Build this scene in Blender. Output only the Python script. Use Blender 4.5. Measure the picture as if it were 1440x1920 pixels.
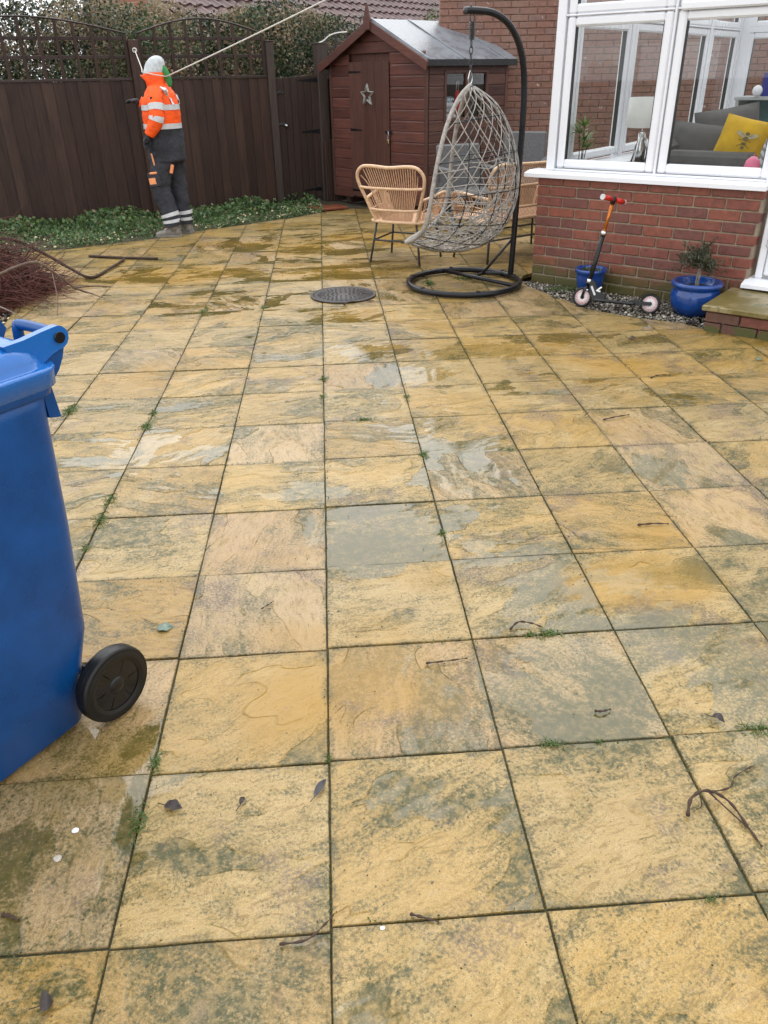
import bpy, math, random
import numpy as np
from mathutils import Vector, Matrix

for o in list(bpy.data.objects):
    bpy.data.objects.remove(o)
scene = bpy.context.scene
COL = scene.collection
RAD = math.radians
random.seed(7)
NR = np.random.default_rng(11)

# ------------------------------------------------------------------ camera
cam_data = bpy.data.cameras.new('camera')
cam = bpy.data.objects.new('camera', cam_data)
COL.objects.link(cam)
PITCH, YAW, ROLL = 0.51268, 0.06273, -0.02065
CAM = Vector((0.0651, -0.9792, 1.5294))
_f = Vector((math.cos(PITCH)*math.sin(YAW), math.cos(PITCH)*math.cos(YAW), -math.sin(PITCH)))
_r = Vector((math.cos(YAW), -math.sin(YAW), 0))
_u = _r.cross(_f)
_r2 = math.cos(ROLL)*_r + math.sin(ROLL)*_u
_u2 = -math.sin(ROLL)*_r + math.cos(ROLL)*_u
mw = Matrix.Identity(4)
for i in range(3):
    mw[i][0], mw[i][1], mw[i][2], mw[i][3] = _r2[i], _u2[i], -_f[i], CAM[i]
cam.matrix_world = mw
cam_data.sensor_fit = 'VERTICAL'
cam_data.sensor_height = 36.0
cam_data.lens = 36.0*1452.0/1920.0
cam_data.clip_start = 0.05
cam_data.clip_end = 2000
scene.camera = cam

# ------------------------------------------------------------------ overcast sky and a soft sun
SUN_EL, SUN_AZ = RAD(56), RAD(-6)           # azimuth clockwise from +Y: the bright part of the cloud lies beyond the fence
world = bpy.data.worlds.new('World')
scene.world = world
world.use_nodes = True
wt = world.node_tree
wt.nodes.clear()
wo = wt.nodes.new('ShaderNodeOutputWorld')
bg = wt.nodes.new('ShaderNodeBackground')
sky = wt.nodes.new('ShaderNodeTexSky')
sky.sky_type = 'NISHITA'
sky.sun_disc = False
sky.sun_elevation = SUN_EL
sky.sun_rotation = SUN_AZ
sky.air_density = 1.0
sky.dust_density = 4.0
sky.ozone_density = 1.0
hs = wt.nodes.new('ShaderNodeHueSaturation')
hs.inputs['Saturation'].default_value = 0.16
wt.links.new(sky.outputs[0], hs.inputs['Color'])
cloud = wt.nodes.new('ShaderNodeMix')           # an even cloud layer thins the clear sky's contrast
cloud.data_type = 'RGBA'
cloud.inputs[0].default_value = 0.82
cloud.inputs[7].default_value = (7.6, 7.8, 8.1, 1)
wt.links.new(hs.outputs[0], cloud.inputs[6])
wt.links.new(cloud.outputs[2], bg.inputs['Color'])
bg.inputs['Strength'].default_value = 0.12
wt.links.new(bg.outputs[0], wo.inputs['Surface'])

sun_data = bpy.data.lights.new('sun', 'SUN')
sun_data.energy = 0.6
sun_data.angle = RAD(70)
sun_data.color = (1.0, 0.97, 0.92)
sun = bpy.data.objects.new('sun', sun_data)
COL.objects.link(sun)
sd_ = Vector((math.sin(SUN_AZ)*math.cos(SUN_EL), math.cos(SUN_AZ)*math.cos(SUN_EL), math.sin(SUN_EL)))
sun.rotation_euler = sd_.to_track_quat('Z', 'Y').to_euler()
sun.location = (0, 4, 12)

vs = scene.view_settings
vs.view_transform = 'Standard'
vs.look = 'None'
vs.gamma = 1.0
vs.use_curve_mapping = False
vs.exposure = 1.12
scene.cycles.max_bounces = 6
scene.cycles.diffuse_bounces = 3
scene.cycles.transparent_max_bounces = 12
scene.cycles.use_denoising = True

# ------------------------------------------------------------------ mesh helpers
def tag(o, label=None, cat=None, group=None, kind=None):
    if label: o['label'] = label
    if cat: o['category'] = cat
    if group: o['group'] = group
    if kind: o['kind'] = kind
    return o

def empty(name, loc=(0, 0, 0), rz=0.0, parent=None):
    o = bpy.data.objects.new(name, None)
    o.empty_display_size = 0.05
    COL.objects.link(o)
    o.location = loc
    o.rotation_euler = (0, 0, rz)
    if parent: o.parent = parent
    return o

def thing(name, label, cat, loc=(0, 0, 0), rz=0.0, group=None):
    return tag(empty(name, loc, rz), label, cat, group)

def link(name, me, parent=None, loc=None, rot=None):
    o = bpy.data.objects.new(name, me)
    COL.objects.link(o)
    if parent: o.parent = parent
    if loc is not None: o.location = loc
    if rot is not None: o.rotation_euler = rot
    return o

def copy_tree(o, parent=None):
    c = o.copy()
    COL.objects.link(c)
    if parent: c.parent = parent
    for ch in list(o.children):
        copy_tree(ch, c)
    return c

def V(*a): return Vector(a)

def spline(pts, k=6, closed=False):
    P = [Vector(p) for p in pts]
    n = len(P)
    out = []
    rng = range(n if closed else n-1)
    for i in rng:
        if closed:
            p0, p1, p2, p3 = P[(i-1) % n], P[i], P[(i+1) % n], P[(i+2) % n]
        else:
            p0, p1, p2, p3 = P[max(i-1, 0)], P[i], P[i+1], P[min(i+2, n-1)]
        for j in range(k):
            t = j/k
            out.append(0.5*((2*p1)+(p2-p0)*t+(2*p0-5*p1+4*p2-p3)*t*t+(3*p1-p0-3*p2+p3)*t**3))
    if not closed: out.append(P[-1].copy())
    return out

class MB:
    def __init__(s): s.v = []; s.f = []; s.sm = []; s.mi = []; s.cur = 0
    def add(s, vs, fs, smooth=False):
        b = len(s.v)
        s.v += [tuple(p) for p in vs]
        for f in fs:
            s.f.append(tuple(b+i for i in f)); s.sm.append(smooth); s.mi.append(s.cur)
    def box(s, c, size, b=0.0, M=None):
        hx, hy, hz = size[0]/2, size[1]/2, size[2]/2
        c = Vector(c)
        if b <= 0:
            vs = [V(x*hx, y*hy, z*hz) for x in (-1, 1) for y in (-1, 1) for z in (-1, 1)]
            fs = [(0, 1, 3, 2), (4, 6, 7, 5), (0, 4, 5, 1), (2, 3, 7, 6), (0, 2, 6, 4), (1, 5, 7, 3)]
        else:
            b = min(b, hx*.9, hy*.9, hz*.9)
            vs = []; idx = {}
            for x in (-1, 1):
                for y in (-1, 1):
                    for z in (-1, 1):
                        for a in range(3):
                            p = [x*(hx-b), y*(hy-b), z*(hz-b)]
                            p[a] = (x*hx, y*hy, z*hz)[a]
                            idx[(x, y, z, a)] = len(vs); vs.append(Vector(p))
            fs = []
            def face(keys):
                fs.append([idx[k] for k in keys])
            for a in range(3):
                o1, o2 = (a+1) % 3, (a+2) % 3
                for sg in (-1, 1):
                    ks = []
                    for (p, q_) in ((-1, -1), (1, -1), (1, 1), (-1, 1)):
                        t = [0, 0, 0]; t[a] = sg; t[o1] = p; t[o2] = q_
                        ks.append((t[0], t[1], t[2], a))
                    if sg < 0: ks.reverse()
                    face(ks)
            for a in range(3):
                o1, o2 = (a+1) % 3, (a+2) % 3
                for p in (-1, 1):
                    for q_ in (-1, 1):
                        t0 = [0, 0, 0]; t0[o1] = p; t0[o2] = q_
                        lo = list(t0); lo[a] = -1
                        hi = list(t0); hi[a] = 1
                        ks = [(*lo, o1), (*hi, o1), (*hi, o2), (*lo, o2)]
                        if p*q_ > 0: ks.reverse()
                        face(ks)
            for x in (-1, 1):
                for y in (-1, 1):
                    for z in (-1, 1):
                        ks = [(x, y, z, 0), (x, y, z, 1), (x, y, z, 2)]
                        if x*y*z < 0: ks.reverse()
                        face(ks)
        if M is not None: vs = [M @ p for p in vs]
        s.add([p+c for p in vs], fs)
    def tube(s, pts, r, n=8, closed=False, caps=True, smooth=True, flat=1.0):
        P = [Vector(p) for p in pts]
        m = len(P)
        R = list(r) if hasattr(r, '__len__') else [r]*m
        T = []
        for i in range(m):
            if closed: t = P[(i+1) % m]-P[(i-1) % m]
            else: t = P[min(i+1, m-1)]-P[max(i-1, 0)]
            if t.length < 1e-9: t = V(0, 0, 1)
            T.append(t.normalized())
        up = V(0, 0, 1) if abs(T[0].z) < .9 else V(1, 0, 0)
        N = (up-T[0]*up.dot(T[0])).normalized()
        vs = []
        for i in range(m):
            if i:
                N = N-T[i]*N.dot(T[i])
                if N.length < 1e-6: N = T[i].orthogonal()
                N.normalize()
            B = T[i].cross(N)
            for j in range(n):
                a = 2*math.pi*j/n
                vs.append(P[i]+N*(math.cos(a)*R[i])+B*(math.sin(a)*R[i]*flat))
        fs = []
        for i in range(m if closed else m-1):
            i2 = (i+1) % m
            for j in range(n):
                j2 = (j+1) % n
                fs.append((i*n+j, i*n+j2, i2*n+j2, i2*n+j))
        s.add(vs, fs, smooth)
        if caps and not closed:
            b = len(s.v)-len(vs)
            s.f.append(tuple(b+j for j in reversed(range(n)))); s.sm.append(False); s.mi.append(s.cur)
            s.f.append(tuple(b+(m-1)*n+j for j in range(n))); s.sm.append(False); s.mi.append(s.cur)
    def lathe(s, prof, n=24, c=(0, 0, 0), M=None, smooth=True, cap=True):
        c = Vector(c); vs = []
        for (r, z) in prof:
            for j in range(n):
                a = 2*math.pi*j/n
                p = V(r*math.cos(a), r*math.sin(a), z)
                vs.append((M @ p if M is not None else p)+c)
        fs = []
        for i in range(len(prof)-1):
            for j in range(n):
                j2 = (j+1) % n
                fs.append((i*n+j, i*n+j2, (i+1)*n+j2, (i+1)*n+j))
        s.add(vs, fs, smooth)
        b = len(s.v)-len(vs)
        if not cap: return
        if prof[0][0] > 1e-5: s.f.append(tuple(b+j for j in reversed(range(n)))); s.sm.append(False); s.mi.append(s.cur)
        if prof[-1][0] > 1e-5:
            k = (len(prof)-1)*n
            s.f.append(tuple(b+k+j for j in range(n))); s.sm.append(False); s.mi.append(s.cur)
    def prism(s, poly, a, b, M=None, smooth=False):
        """extrude a 2D polygon (x, y) from z=a to z=b, then M"""
        n = len(poly)
        vs = [V(x, y, a) for x, y in poly]+[V(x, y, b) for x, y in poly]
        if M is not None: vs = [M @ p for p in vs]
        fs = [tuple(reversed(range(n))), tuple(range(n, 2*n))]
        fs += [(i, (i+1) % n, n+(i+1) % n, n+i) for i in range(n)]
        s.add(vs, fs, smooth)
    def loft(s, rings, cap=True, smooth=True):
        n = len(rings[0]); vs = [p for r in rings for p in r]; fs = []
        for i in range(len(rings)-1):
            for j in range(n):
                j2 = (j+1) % n
                fs.append((i*n+j, i*n+j2, (i+1)*n+j2, (i+1)*n+j))
        s.add(vs, fs, smooth)
        if cap:
            b = len(s.v)-len(vs)
            s.f.append(tuple(b+j for j in reversed(range(n)))); s.sm.append(False); s.mi.append(s.cur)
            k = (len(rings)-1)*n
            s.f.append(tuple(b+k+j for j in range(n))); s.sm.append(False); s.mi.append(s.cur)
    def mesh(s, name, mats):
        me = bpy.data.meshes.new(name)
        me.from_pydata(s.v, [], s.f)
        if not isinstance(mats, (list, tuple)): mats = [mats]
        for m in mats: me.materials.append(m)
        me.polygons.foreach_set('use_smooth', s.sm)
        me.polygons.foreach_set('material_index', s.mi)
        me.update()
        return me
    def build(s, name, mats, parent=None, loc=None, rot=None):
        return link(name, s.mesh(name, mats), parent, loc, rot)

def np_mesh(name, verts, faces, mats, smooth=False, mi=None):
    me = bpy.data.meshes.new(name)
    nv, nf, k = len(verts), len(faces), faces.shape[1]
    me.vertices.add(nv); me.vertices.foreach_set('co', verts.astype(np.float32).ravel())
    me.loops.add(nf*k); me.loops.foreach_set('vertex_index', faces.astype(np.int32).ravel())
    me.polygons.add(nf); me.polygons.foreach_set('loop_start', np.arange(0, nf*k, k, dtype=np.int32))
    if not isinstance(mats, (list, tuple)): mats = [mats]
    for m in mats: me.materials.append(m)
    if mi is not None: me.polygons.foreach_set('material_index', mi.astype(np.int32))
    me.polygons.foreach_set('use_smooth', np.full(nf, smooth))
    me.update(calc_edges=True)
    me.validate()
    return me

def unit(a): return a/np.maximum(np.linalg.norm(a, axis=-1, keepdims=True), 1e-9)

def leaf_arrays(cen, size, rng, aspect=0.55, droop=0.0, fold=0.25):
    """a leaf of two folded halves (4 triangles as 2 quads) at every centre"""
    n = len(cen)
    size = np.broadcast_to(size, (n,))
    d = rng.normal(size=(n, 3)); d[:, 2] -= droop; d = unit(d)
    w = unit(np.cross(d, unit(rng.normal(size=(n, 3)))))
    nn = np.cross(d, w)
    L = size[:, None]; W = L*aspect*.5
    base = cen-d*L*.5; tip = cen+d*L*.5
    mid = cen-nn*L*fold*.25
    l = cen+w*W-d*L*.08; r = cen-w*W-d*L*.08
    v = np.stack([base, l, tip, mid, r], 1).reshape(-1, 3)
    k = np.arange(n)[:, None]*5
    f = np.concatenate([k+np.array([[0, 3, 2, 1]]), k+np.array([[0, 4, 2, 3]])], 0)
    return v, f

def stick_arrays(P, R, sides=3):
    """P: (n, m, 3) polylines, R: (n, m) radii -> tapered prisms"""
    n, m, _ = P.shape
    T = unit(np.gradient(P, axis=1))
    ref = np.zeros_like(T); ref[..., 2] = 1; ref[np.abs(T[..., 2]) > .9] = (1, 0, 0)
    A = unit(np.cross(T, ref)); B = np.cross(T, A)
    vs = []
    for j in range(sides):
        a = 2*math.pi*j/sides
        vs.append(P+R[..., None]*(A*math.cos(a)+B*math.sin(a)))
    v = np.stack(vs, 2).reshape(-1, 3)
    idx = np.arange(n*m*sides).reshape(n, m, sides)
    fs = []
    for j in range(sides):
        j2 = (j+1) % sides
        fs.append(np.stack([idx[:, :-1, j], idx[:, :-1, j2], idx[:, 1:, j2], idx[:, 1:, j]], -1).reshape(-1, 4))
    return v, np.concatenate(fs, 0)

# ------------------------------------------------------------------ materials
class NT:
    def __init__(s, name):
        s.m = bpy.data.materials.new(name); s.m.use_nodes = True
        s.t = s.m.node_tree; s.t.nodes.clear()
        s.out = s.t.nodes.new('ShaderNodeOutputMaterial')
        s._g = s._o = s._tc = None
    def node(s, typ, props=None, **ins):
        n = s.t.nodes.new(typ)
        for k, v in (props or {}).items(): setattr(n, k, v)
        for k, v in ins.items(): s.put(n.inputs[k.replace('_', ' ')], v)
        return n
    def put(s, sock, v):
        if isinstance(v, bpy.types.NodeSocket): s.t.links.new(v, sock)
        elif isinstance(v, bpy.types.Node): s.t.links.new(v.outputs[0], sock)
        else:
            if hasattr(sock.default_value, '__len__') and len(sock.default_value) == 4 and len(v) == 3: v = (*v, 1)
            sock.default_value = v
    def pos(s):
        if not s._g: s._g = s.t.nodes.new('ShaderNodeNewGeometry')
        return s._g.outputs['Position']
    def obj(s):
        if not s._tc: s._tc = s.t.nodes.new('ShaderNodeTexCoord')
        return s._tc.outputs['Object']
    def rnd(s):
        if not s._o: s._o = s.t.nodes.new('ShaderNodeObjectInfo')
        return s._o.outputs['Random']
    def math(s, op, a, b=0.0, c=0.0, clamp=False):
        n = s.t.nodes.new('ShaderNodeMath'); n.operation = op; n.use_clamp = clamp
        s.put(n.inputs[0], a); s.put(n.inputs[1], b); s.put(n.inputs[2], c)
        return n.outputs[0]
    def vmath(s, op, a, b=(0, 0, 0)):
        n = s.t.nodes.new('ShaderNodeVectorMath'); n.operation = op
        s.put(n.inputs[0], a); s.put(n.inputs[1], b)
        return n.outputs[0]
    def mix(s, f, a, b, blend='MIX'):
        n = s.t.nodes.new('ShaderNodeMix'); n.data_type = 'RGBA'; n.blend_type = blend
        s.put(n.inputs[0], f); s.put(n.inputs[6], a); s.put(n.inputs[7], b)
        return n.outputs[2]
    def fmix(s, f, a, b):
        n = s.t.nodes.new('ShaderNodeMix'); n.data_type = 'FLOAT'
        s.put(n.inputs[0], f); s.put(n.inputs[2], a); s.put(n.inputs[3], b)
        return n.outputs[0]
    def noise(s, vec, scale, detail=3.0, rough=0.5, dist=0.0):
        n = s.node('ShaderNodeTexNoise', None, Vector=vec, Scale=scale, Detail=detail, Roughness=rough, Distortion=dist)
        return n.outputs['Fac']
    def sstep(s, x, a, b, lo=0.0, hi=1.0):
        n = s.t.nodes.new('ShaderNodeMapRange'); n.interpolation_type = 'SMOOTHSTEP'
        s.put(n.inputs[0], x); s.put(n.inputs[1], a); s.put(n.inputs[2], b); s.put(n.inputs[3], lo); s.put(n.inputs[4], hi)
        return n.outputs[0]
    def lin(s, x, a, b, lo=0.0, hi=1.0):
        n = s.t.nodes.new('ShaderNodeMapRange')
        s.put(n.inputs[0], x); s.put(n.inputs[1], a); s.put(n.inputs[2], b); s.put(n.inputs[3], lo); s.put(n.inputs[4], hi)
        return n.outputs[0]
    def xyz(s, vec):
        n = s.node('ShaderNodeSeparateXYZ', None, Vector=vec)
        return n.outputs[0], n.outputs[1], n.outputs[2]
    def comb(s, x=0.0, y=0.0, z=0.0):
        return s.node('ShaderNodeCombineXYZ', None, X=x, Y=y, Z=z).outputs[0]
    def bump(s, h, strength=1.0, dist=1.0):
        return s.node('ShaderNodeBump', None, Height=h, Strength=strength, Distance=dist).outputs[0]
    def bsdf(s, **ins):
        n = s.node('ShaderNodeBsdfPrincipled')
        for k, v in ins.items(): s.put(n.inputs[k.replace('_', ' ')], v)
        s.t.links.new(n.outputs[0], s.out.inputs[0])
        return n

def simple(name, col, rough=0.5, var=0.12, nscale=6.0, metal=0.0, bump=0.0, bscale=80.0, spec=0.5, rnd=0.0, coat=0.0, sub=0.0):
    m = NT(name)
    o = m.obj()
    n = m.noise(o, nscale, 4, .6)
    k = m.lin(n, .3, .7, 1-var, 1+var)
    if rnd: k = m.math('MULTIPLY', k, m.lin(m.rnd(), 0, 1, 1-rnd, 1+rnd))
    c = m.vmath('MULTIPLY', m.node('ShaderNodeRGB').outputs[0], m.comb(k, k, k))
    for nd in m.t.nodes:
        if nd.type == 'RGB': nd.outputs[0].default_value = (*col, 1)
    ins = dict(Base_Color=c, Roughness=m.lin(n, .3, .7, max(rough-.08, .02), min(rough+.08, 1)), Metallic=metal)
    b = m.bsdf(**ins)
    b.inputs['Specular IOR Level'].default_value = spec*.7
    if coat: b.inputs['Coat Weight'].default_value = coat; b.inputs['Coat Roughness'].default_value = .08
    if bump:
        m.put(b.inputs['Normal'], m.bump(m.noise(o, bscale, 3, .6), 1.0, bump))
    return m.m

def emission_free_glass(name, tint=(.86, .88, .87), ior=1.5, rough=0.0):
    m = NT(name)
    fr = m.node('ShaderNodeFresnel', None, IOR=ior)
    tr = m.node('ShaderNodeBsdfTransparent', None, Color=(*tint, 1))
    gl = m.node('ShaderNodeBsdfGlossy', None, Color=(1, 1, 1, 1), Roughness=rough)
    mx = m.node('ShaderNodeMixShader')
    f2 = m.math('MINIMUM', m.math('MULTIPLY', fr.outputs[0], 1.15), 1.0)
    m.put(mx.inputs[0], f2); m.put(mx.inputs[1], tr.outputs[0]); m.put(mx.inputs[2], gl.outputs[0])
    m.t.links.new(mx.outputs[0], m.out.inputs[0])
    return m.m

def make_slab_material():
    m = NT('riven_slab')
    p = m.pos(); r = m.rnd()
    r2 = m.math('FRACT', m.math('MULTIPLY', r, 17.31)); r3 = m.math('FRACT', m.math('MULTIPLY', r, 53.77)); r4 = m.math('FRACT', m.math('MULTIPLY', r, 131.9))
    off = m.comb(m.math('MULTIPLY', r, 37.0), m.math('MULTIPLY', r2, 91.0), m.math('MULTIPLY', r3, 13.0))
    ang = m.math('ADD', m.lin(r2, 0, 1, -.75, .35), m.math('MULTIPLY', m.math('GREATER_THAN', r3, .8), 1.5))
    rot = m.node('ShaderNodeVectorRotate', {'rotation_type': 'Z_AXIS'}, Vector=p, Angle=ang).outputs[0]
    v = m.vmath('ADD', rot, off)
    warp = m.node('ShaderNodeTexNoise', None, Vector=v, Scale=5.0, Detail=2.0, Roughness=.6).outputs['Color']
    vw = m.vmath('ADD', v, m.vmath('MULTIPLY', m.vmath('SUBTRACT', warp, (.5, .5, .5)), (.10, .10, 0)))
    vst = m.vmath('MULTIPLY', vw, (1.0, 2.1, 1.0))
    # terraced riven faces: a few broad flakes, their lips sharp in places and worn away in others
    n1 = m.noise(vst, 2.0, 2.5, .5, .3)
    x = m.math('MULTIPLY', n1, 6.5)
    fl = m.math('FLOOR', x); fr = m.math('SUBTRACT', x, fl)
    stp = m.sstep(fr, .90, 1.0)
    worn = m.sstep(m.noise(v, 6.5, 3, .6), .42, .58)
    terr = m.math('ADD', fl, m.fmix(worn, m.sstep(fr, .45, 1.0), stp))
    edge = m.math('MULTIPLY', m.math('MULTIPLY', m.sstep(fr, .92, .965), m.math('SUBTRACT', 1.0, m.sstep(fr, .975, 1.0))), m.sstep(m.noise(v, 9.5, 2, .6), .46, .62))
    n2 = m.noise(m.vmath('MULTIPLY', vw, (1.0, 3.4, 1.0)), 7.0, 3, .6)
    rip = m.noise(m.vmath('MULTIPLY', vw, (1.0, 4.0, 1.0)), 22.0, 3, .6)
    grain = m.noise(p, 420, 2, .6)
    grain2 = m.noise(p, 130, 3, .65)
    mid = m.noise(v, 11, 3, .62)
    # water lying in the hollows of the patio, broken up by the relief
    px, py, pz = m.xyz(p)
    wet = None
    grn = ochre = None
    for (cx, cy, rx, ry, k, a_) in [(.23, 1.58, .32, .26, 1.0, 1), (.72, 1.34, .36, .28, .85, 1), (.72, .66, .34, .30, 1.1, 1), (1.12, .80, .42, .40, .85, 1), (.30, .25, .40, .35, .3, 1),
                                (.14, 3.85, .55, .22, 1.0, 0), (.98, 3.70, .55, .25, .95, 0), (.55, 3.35, .4, .25, .85, 0), (-.60, .50, .28, .18, .8, 2), (-.66, .22, .24, .30, .35, 2), (.62, 2.05, .3, .6, .6, 1),
                                (-.80, 2.45, .35, .3, .7, 0), (1.10, 1.16, .30, .16, 1.15, 2), (-.15, 1.95, .5, .12, 1.0, 1), (1.7, 3.2, .9, .5, .45, 2), (-1.2, 6.3, 1.0, .5, .7, 2),
                                (.3, 6.2, .9, .6, .7, 2), (.1, 4.75, .4, .3, .7, 2), (1.25, .35, .3, .5, .9, 1), (-.6, 5.2, .8, .5, .6, 0), (-.3, 7.6, 1.4, .9, .7, 2), (1.9, 3.9, .8, .35, .5, 2), (1.45, 1.7, .4, .5, .4, 2)]:
        dx = m.math('DIVIDE', m.math('SUBTRACT', px, cx), rx)
        dy = m.math('DIVIDE', m.math('SUBTRACT', py, cy), ry)
        d = m.math('SQRT', m.math('ADD', m.math('MULTIPLY', dx, dx), m.math('MULTIPLY', dy, dy)))
        b = m.math('MULTIPLY', m.sstep(d, 1.4, .2), k)
        wet = b if wet is None else m.math('MAXIMUM', wet, b)
        if a_ == 1: grn = b if grn is None else m.math('MAXIMUM', grn, b)
        if a_ == 2: ochre = b if ochre is None else m.math('MAXIMUM', ochre, b)
    soft = m.noise(p, 1.1, 3, .6)
    level = m.math('ADD', m.math('MULTIPLY', wet, .62), m.math('MULTIPLY', m.math('SUBTRACT', soft, .5), .75))
    tq = m.math('DIVIDE', terr, 6.5)
    low = m.math('SUBTRACT', .54, tq)
    lev2 = m.math('ADD', m.math('ADD', level, m.math('MULTIPLY', low, 1.5)), m.math('MULTIPLY', m.math('SUBTRACT', n2, .5), .8))
    film = m.sstep(lev2, .43, .51)
    # stone colour
    c = m.mix(m.sstep(r, .15, .85), (.45, .280, .085), (.44, .300, .125))
    c = m.mix(m.math('MULTIPLY', m.math('GREATER_THAN', r2, .76), .42), c, (.41, .225, .052))
    c = m.mix(m.math('MULTIPLY', m.math('GREATER_THAN', r3, .80), .45), c, (.44, .30, .19))
    c = m.mix(m.math('MULTIPLY', m.sstep(mid, .45, .66), .40), c, (.33, .215, .060))
    pat = m.noise(v, 3.2, 3, .6, .8)
    c = m.mix(m.math('MULTIPLY', m.sstep(pat, .52, .72), .55), c, (.50, .365, .185))
    c = m.mix(m.math('MULTIPLY', m.sstep(rip, .52, .70), .30), c, (.54, .40, .20))  # lighter crests, darker troughs: light and shade of the relief put into the colour
    c = m.mix(m.math('MULTIPLY', m.sstep(rip, .46, .34), .55), c, (.22, .135, .035))
    kk = m.lin(r4, 0, 1, .90, 1.07)
    c = m.vmath('MULTIPLY', c, m.comb(kk, kk, kk))
    g = m.lin(grain, .25, .75, .66, 1.30)
    c = m.vmath('MULTIPLY', c, m.comb(g, g, g))
    sp = m.math('MULTIPLY', m.sstep(grain2, .57, .70), .50)
    c = m.mix(sp, c, (.17, .115, .045))
    c = m.vmath("MULTIPLY", c, (.79, .815, .82))
    # algae and grime
    al = m.noise(p, 1.6, 4, .68, .4)
    al2 = m.noise(v, 7, 4, .7)
    strat = m.math('ADD', m.math('MULTIPLY', m.math('SUBTRACT', .5, n2), .6), m.math('MULTIPLY', low, 1.15))
    dens = m.math('ADD', m.math('ADD', m.math('MULTIPLY', al, .75), m.math('ADD', strat, .10)), m.math('MULTIPLY', grn, .27))
    fine = m.math('SUBTRACT', m.noise(p, 120, 3, .75), .5)
    algae = m.sstep(m.math('ADD', dens, m.math('MULTIPLY', fine, 1.1)), .45, .84)
    algae = m.math('MULTIPLY', algae, m.sstep(m.noise(v, 38, 3, .7), .34, .60, .42, 1.0))
    c = m.mix(m.math('MULTIPLY', algae, .93), c, (.032, .040, .010))
    yel = m.sstep(m.math('ADD', m.noise(m.vmath('ADD', p, (7.3, 2.1, 0)), 1.15, 3, .6), m.math('MULTIPLY', ochre, .22)), .54, .74)  # ochre patches put missing sky sheen into the colour, over random mustard staining
    c = m.mix(m.math('MULTIPLY', yel, .62), c, (.30, .165, .018))
    ox, oy, oz = m.xyz(m.obj())
    e = m.math('MAXIMUM', m.math('ABSOLUTE', ox), m.math('ABSOLUTE', oy))
    jn = m.noise(p, 9, 3, .7)
    jd = m.math('MULTIPLY', m.sstep(e, m.lin(jn, .3, .7, .2235, .186), .2245), m.sstep(jn, .36, .60))
    c = m.mix(m.math('MULTIPLY', m.math('MULTIPLY', jd, m.sstep(fine, -.12, .12, .35, 1.0)), .85), c, (.045, .046, .020))
    dirt = m.math('MULTIPLY', m.sstep(m.noise(m.vmath('ADD', p, (3.1, 9.7, 0)), 2.4, 4, .75), .53, .66), m.sstep(grain2, .38, .58))
    c = m.mix(m.math('MULTIPLY', dirt, .72), c, (.085, .060, .055))
    speck = m.sstep(m.noise(p, 75, 2, .5), .70, .75)
    c = m.mix(m.math('MULTIPLY', speck, .85), c, (.030, .024, .016))
    c = m.mix(m.math('MULTIPLY', edge, .28), c, (.12, .075, .026))  # shade at the flake lips, put into the colour as thin dark lines
    # drowned stone is darker and greener
    c = m.mix(m.math('MULTIPLY', film, m.math('MULTIPLY', m.sstep(m.math('ADD', m.math('ADD', strat, .42), m.math('MULTIPLY', fine, .9)), .42, .76), .62)), c, m.mix(ochre, (.034, .038, .018), (.105, .072, .008)))
    c = m.mix(m.math('MULTIPLY', film, .25), c, (.15, .115, .030))
    damp = m.noise(p, 2.7, 2, .6)
    rough = m.fmix(film, m.math('ADD', m.lin(damp, .3, .7, .24, .46), m.math('MULTIPLY', m.math('SUBTRACT', grain2, .5), .3)), .04)
    h = m.math('ADD', m.math('MULTIPLY', terr, .0034), m.math('MULTIPLY', n2, .0042))
    h = m.math('ADD', h, m.math('MULTIPLY', rip, .0016))
    h = m.math('ADD', h, m.math('MULTIPLY', grain2, .0008))
    nrm = m.bump(h, m.fmix(film, 1.0, .06), 1.0)
    b = m.bsdf(Base_Color=c, Roughness=rough, Normal=nrm)
    m.put(b.inputs['Specular IOR Level'], m.fmix(film, .34, .5))
    return m.m

def make_brick_material(name, cols, moss_top=0.0, lichen=0.0, wet=.5):
    m = NT(name)
    p = m.pos(); r = m.rnd()
    r2 = m.math('FRACT', m.math('MULTIPLY', r, 19.7))
    c = m.mix(r, cols[0], cols[1])
    c = m.mix(m.math('MULTIPLY', m.math('GREATER_THAN', r2, .72), .8), c, cols[2])
    n = m.noise(p, 28, 5, .65)
    k = m.lin(n, .3, .7, .72, 1.25)
    c = m.vmath('MULTIPLY', c, m.comb(k, k, k))
    big = m.noise(p, 3.0, 4, .6)
    c = m.mix(m.math('MULTIPLY', m.sstep(big, .5, .75), .35), c, cols[3])
    x, y, z = m.xyz(p)
    if moss_top:
        t = m.math('ADD', m.math('MULTIPLY', z, -1.0), m.math('MULTIPLY', m.math('SUBTRACT', m.noise(p, 3.4, 5, .7), .5), .45))
        ms = m.sstep(t, -moss_top, -moss_top*.25)
        c = m.mix(m.math('MULTIPLY', ms, .85), c, (.060, .072, .014))
    if lichen:
        ls = m.sstep(m.noise(p, 24, 2, .5), .71, .75)
        c = m.mix(m.math('MULTIPLY', ls, .8), c, (.62, .55, .48))
        gr = m.sstep(m.noise(p, 1.6, 4, .6), .50, .68)
        c = m.mix(m.math('MULTIPLY', gr, .45), c, (.24, .17, .135))
    h = m.math('ADD', m.math('MULTIPLY', m.noise(p, 70, 4, .7), .0030), m.math('MULTIPLY', n, .003))
    b = m.bsdf(Base_Color=c, Roughness=m.lin(n, .3, .7, wet-.08, wet+.15), Normal=m.bump(h, .8, 1.0))
    return m.m

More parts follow.
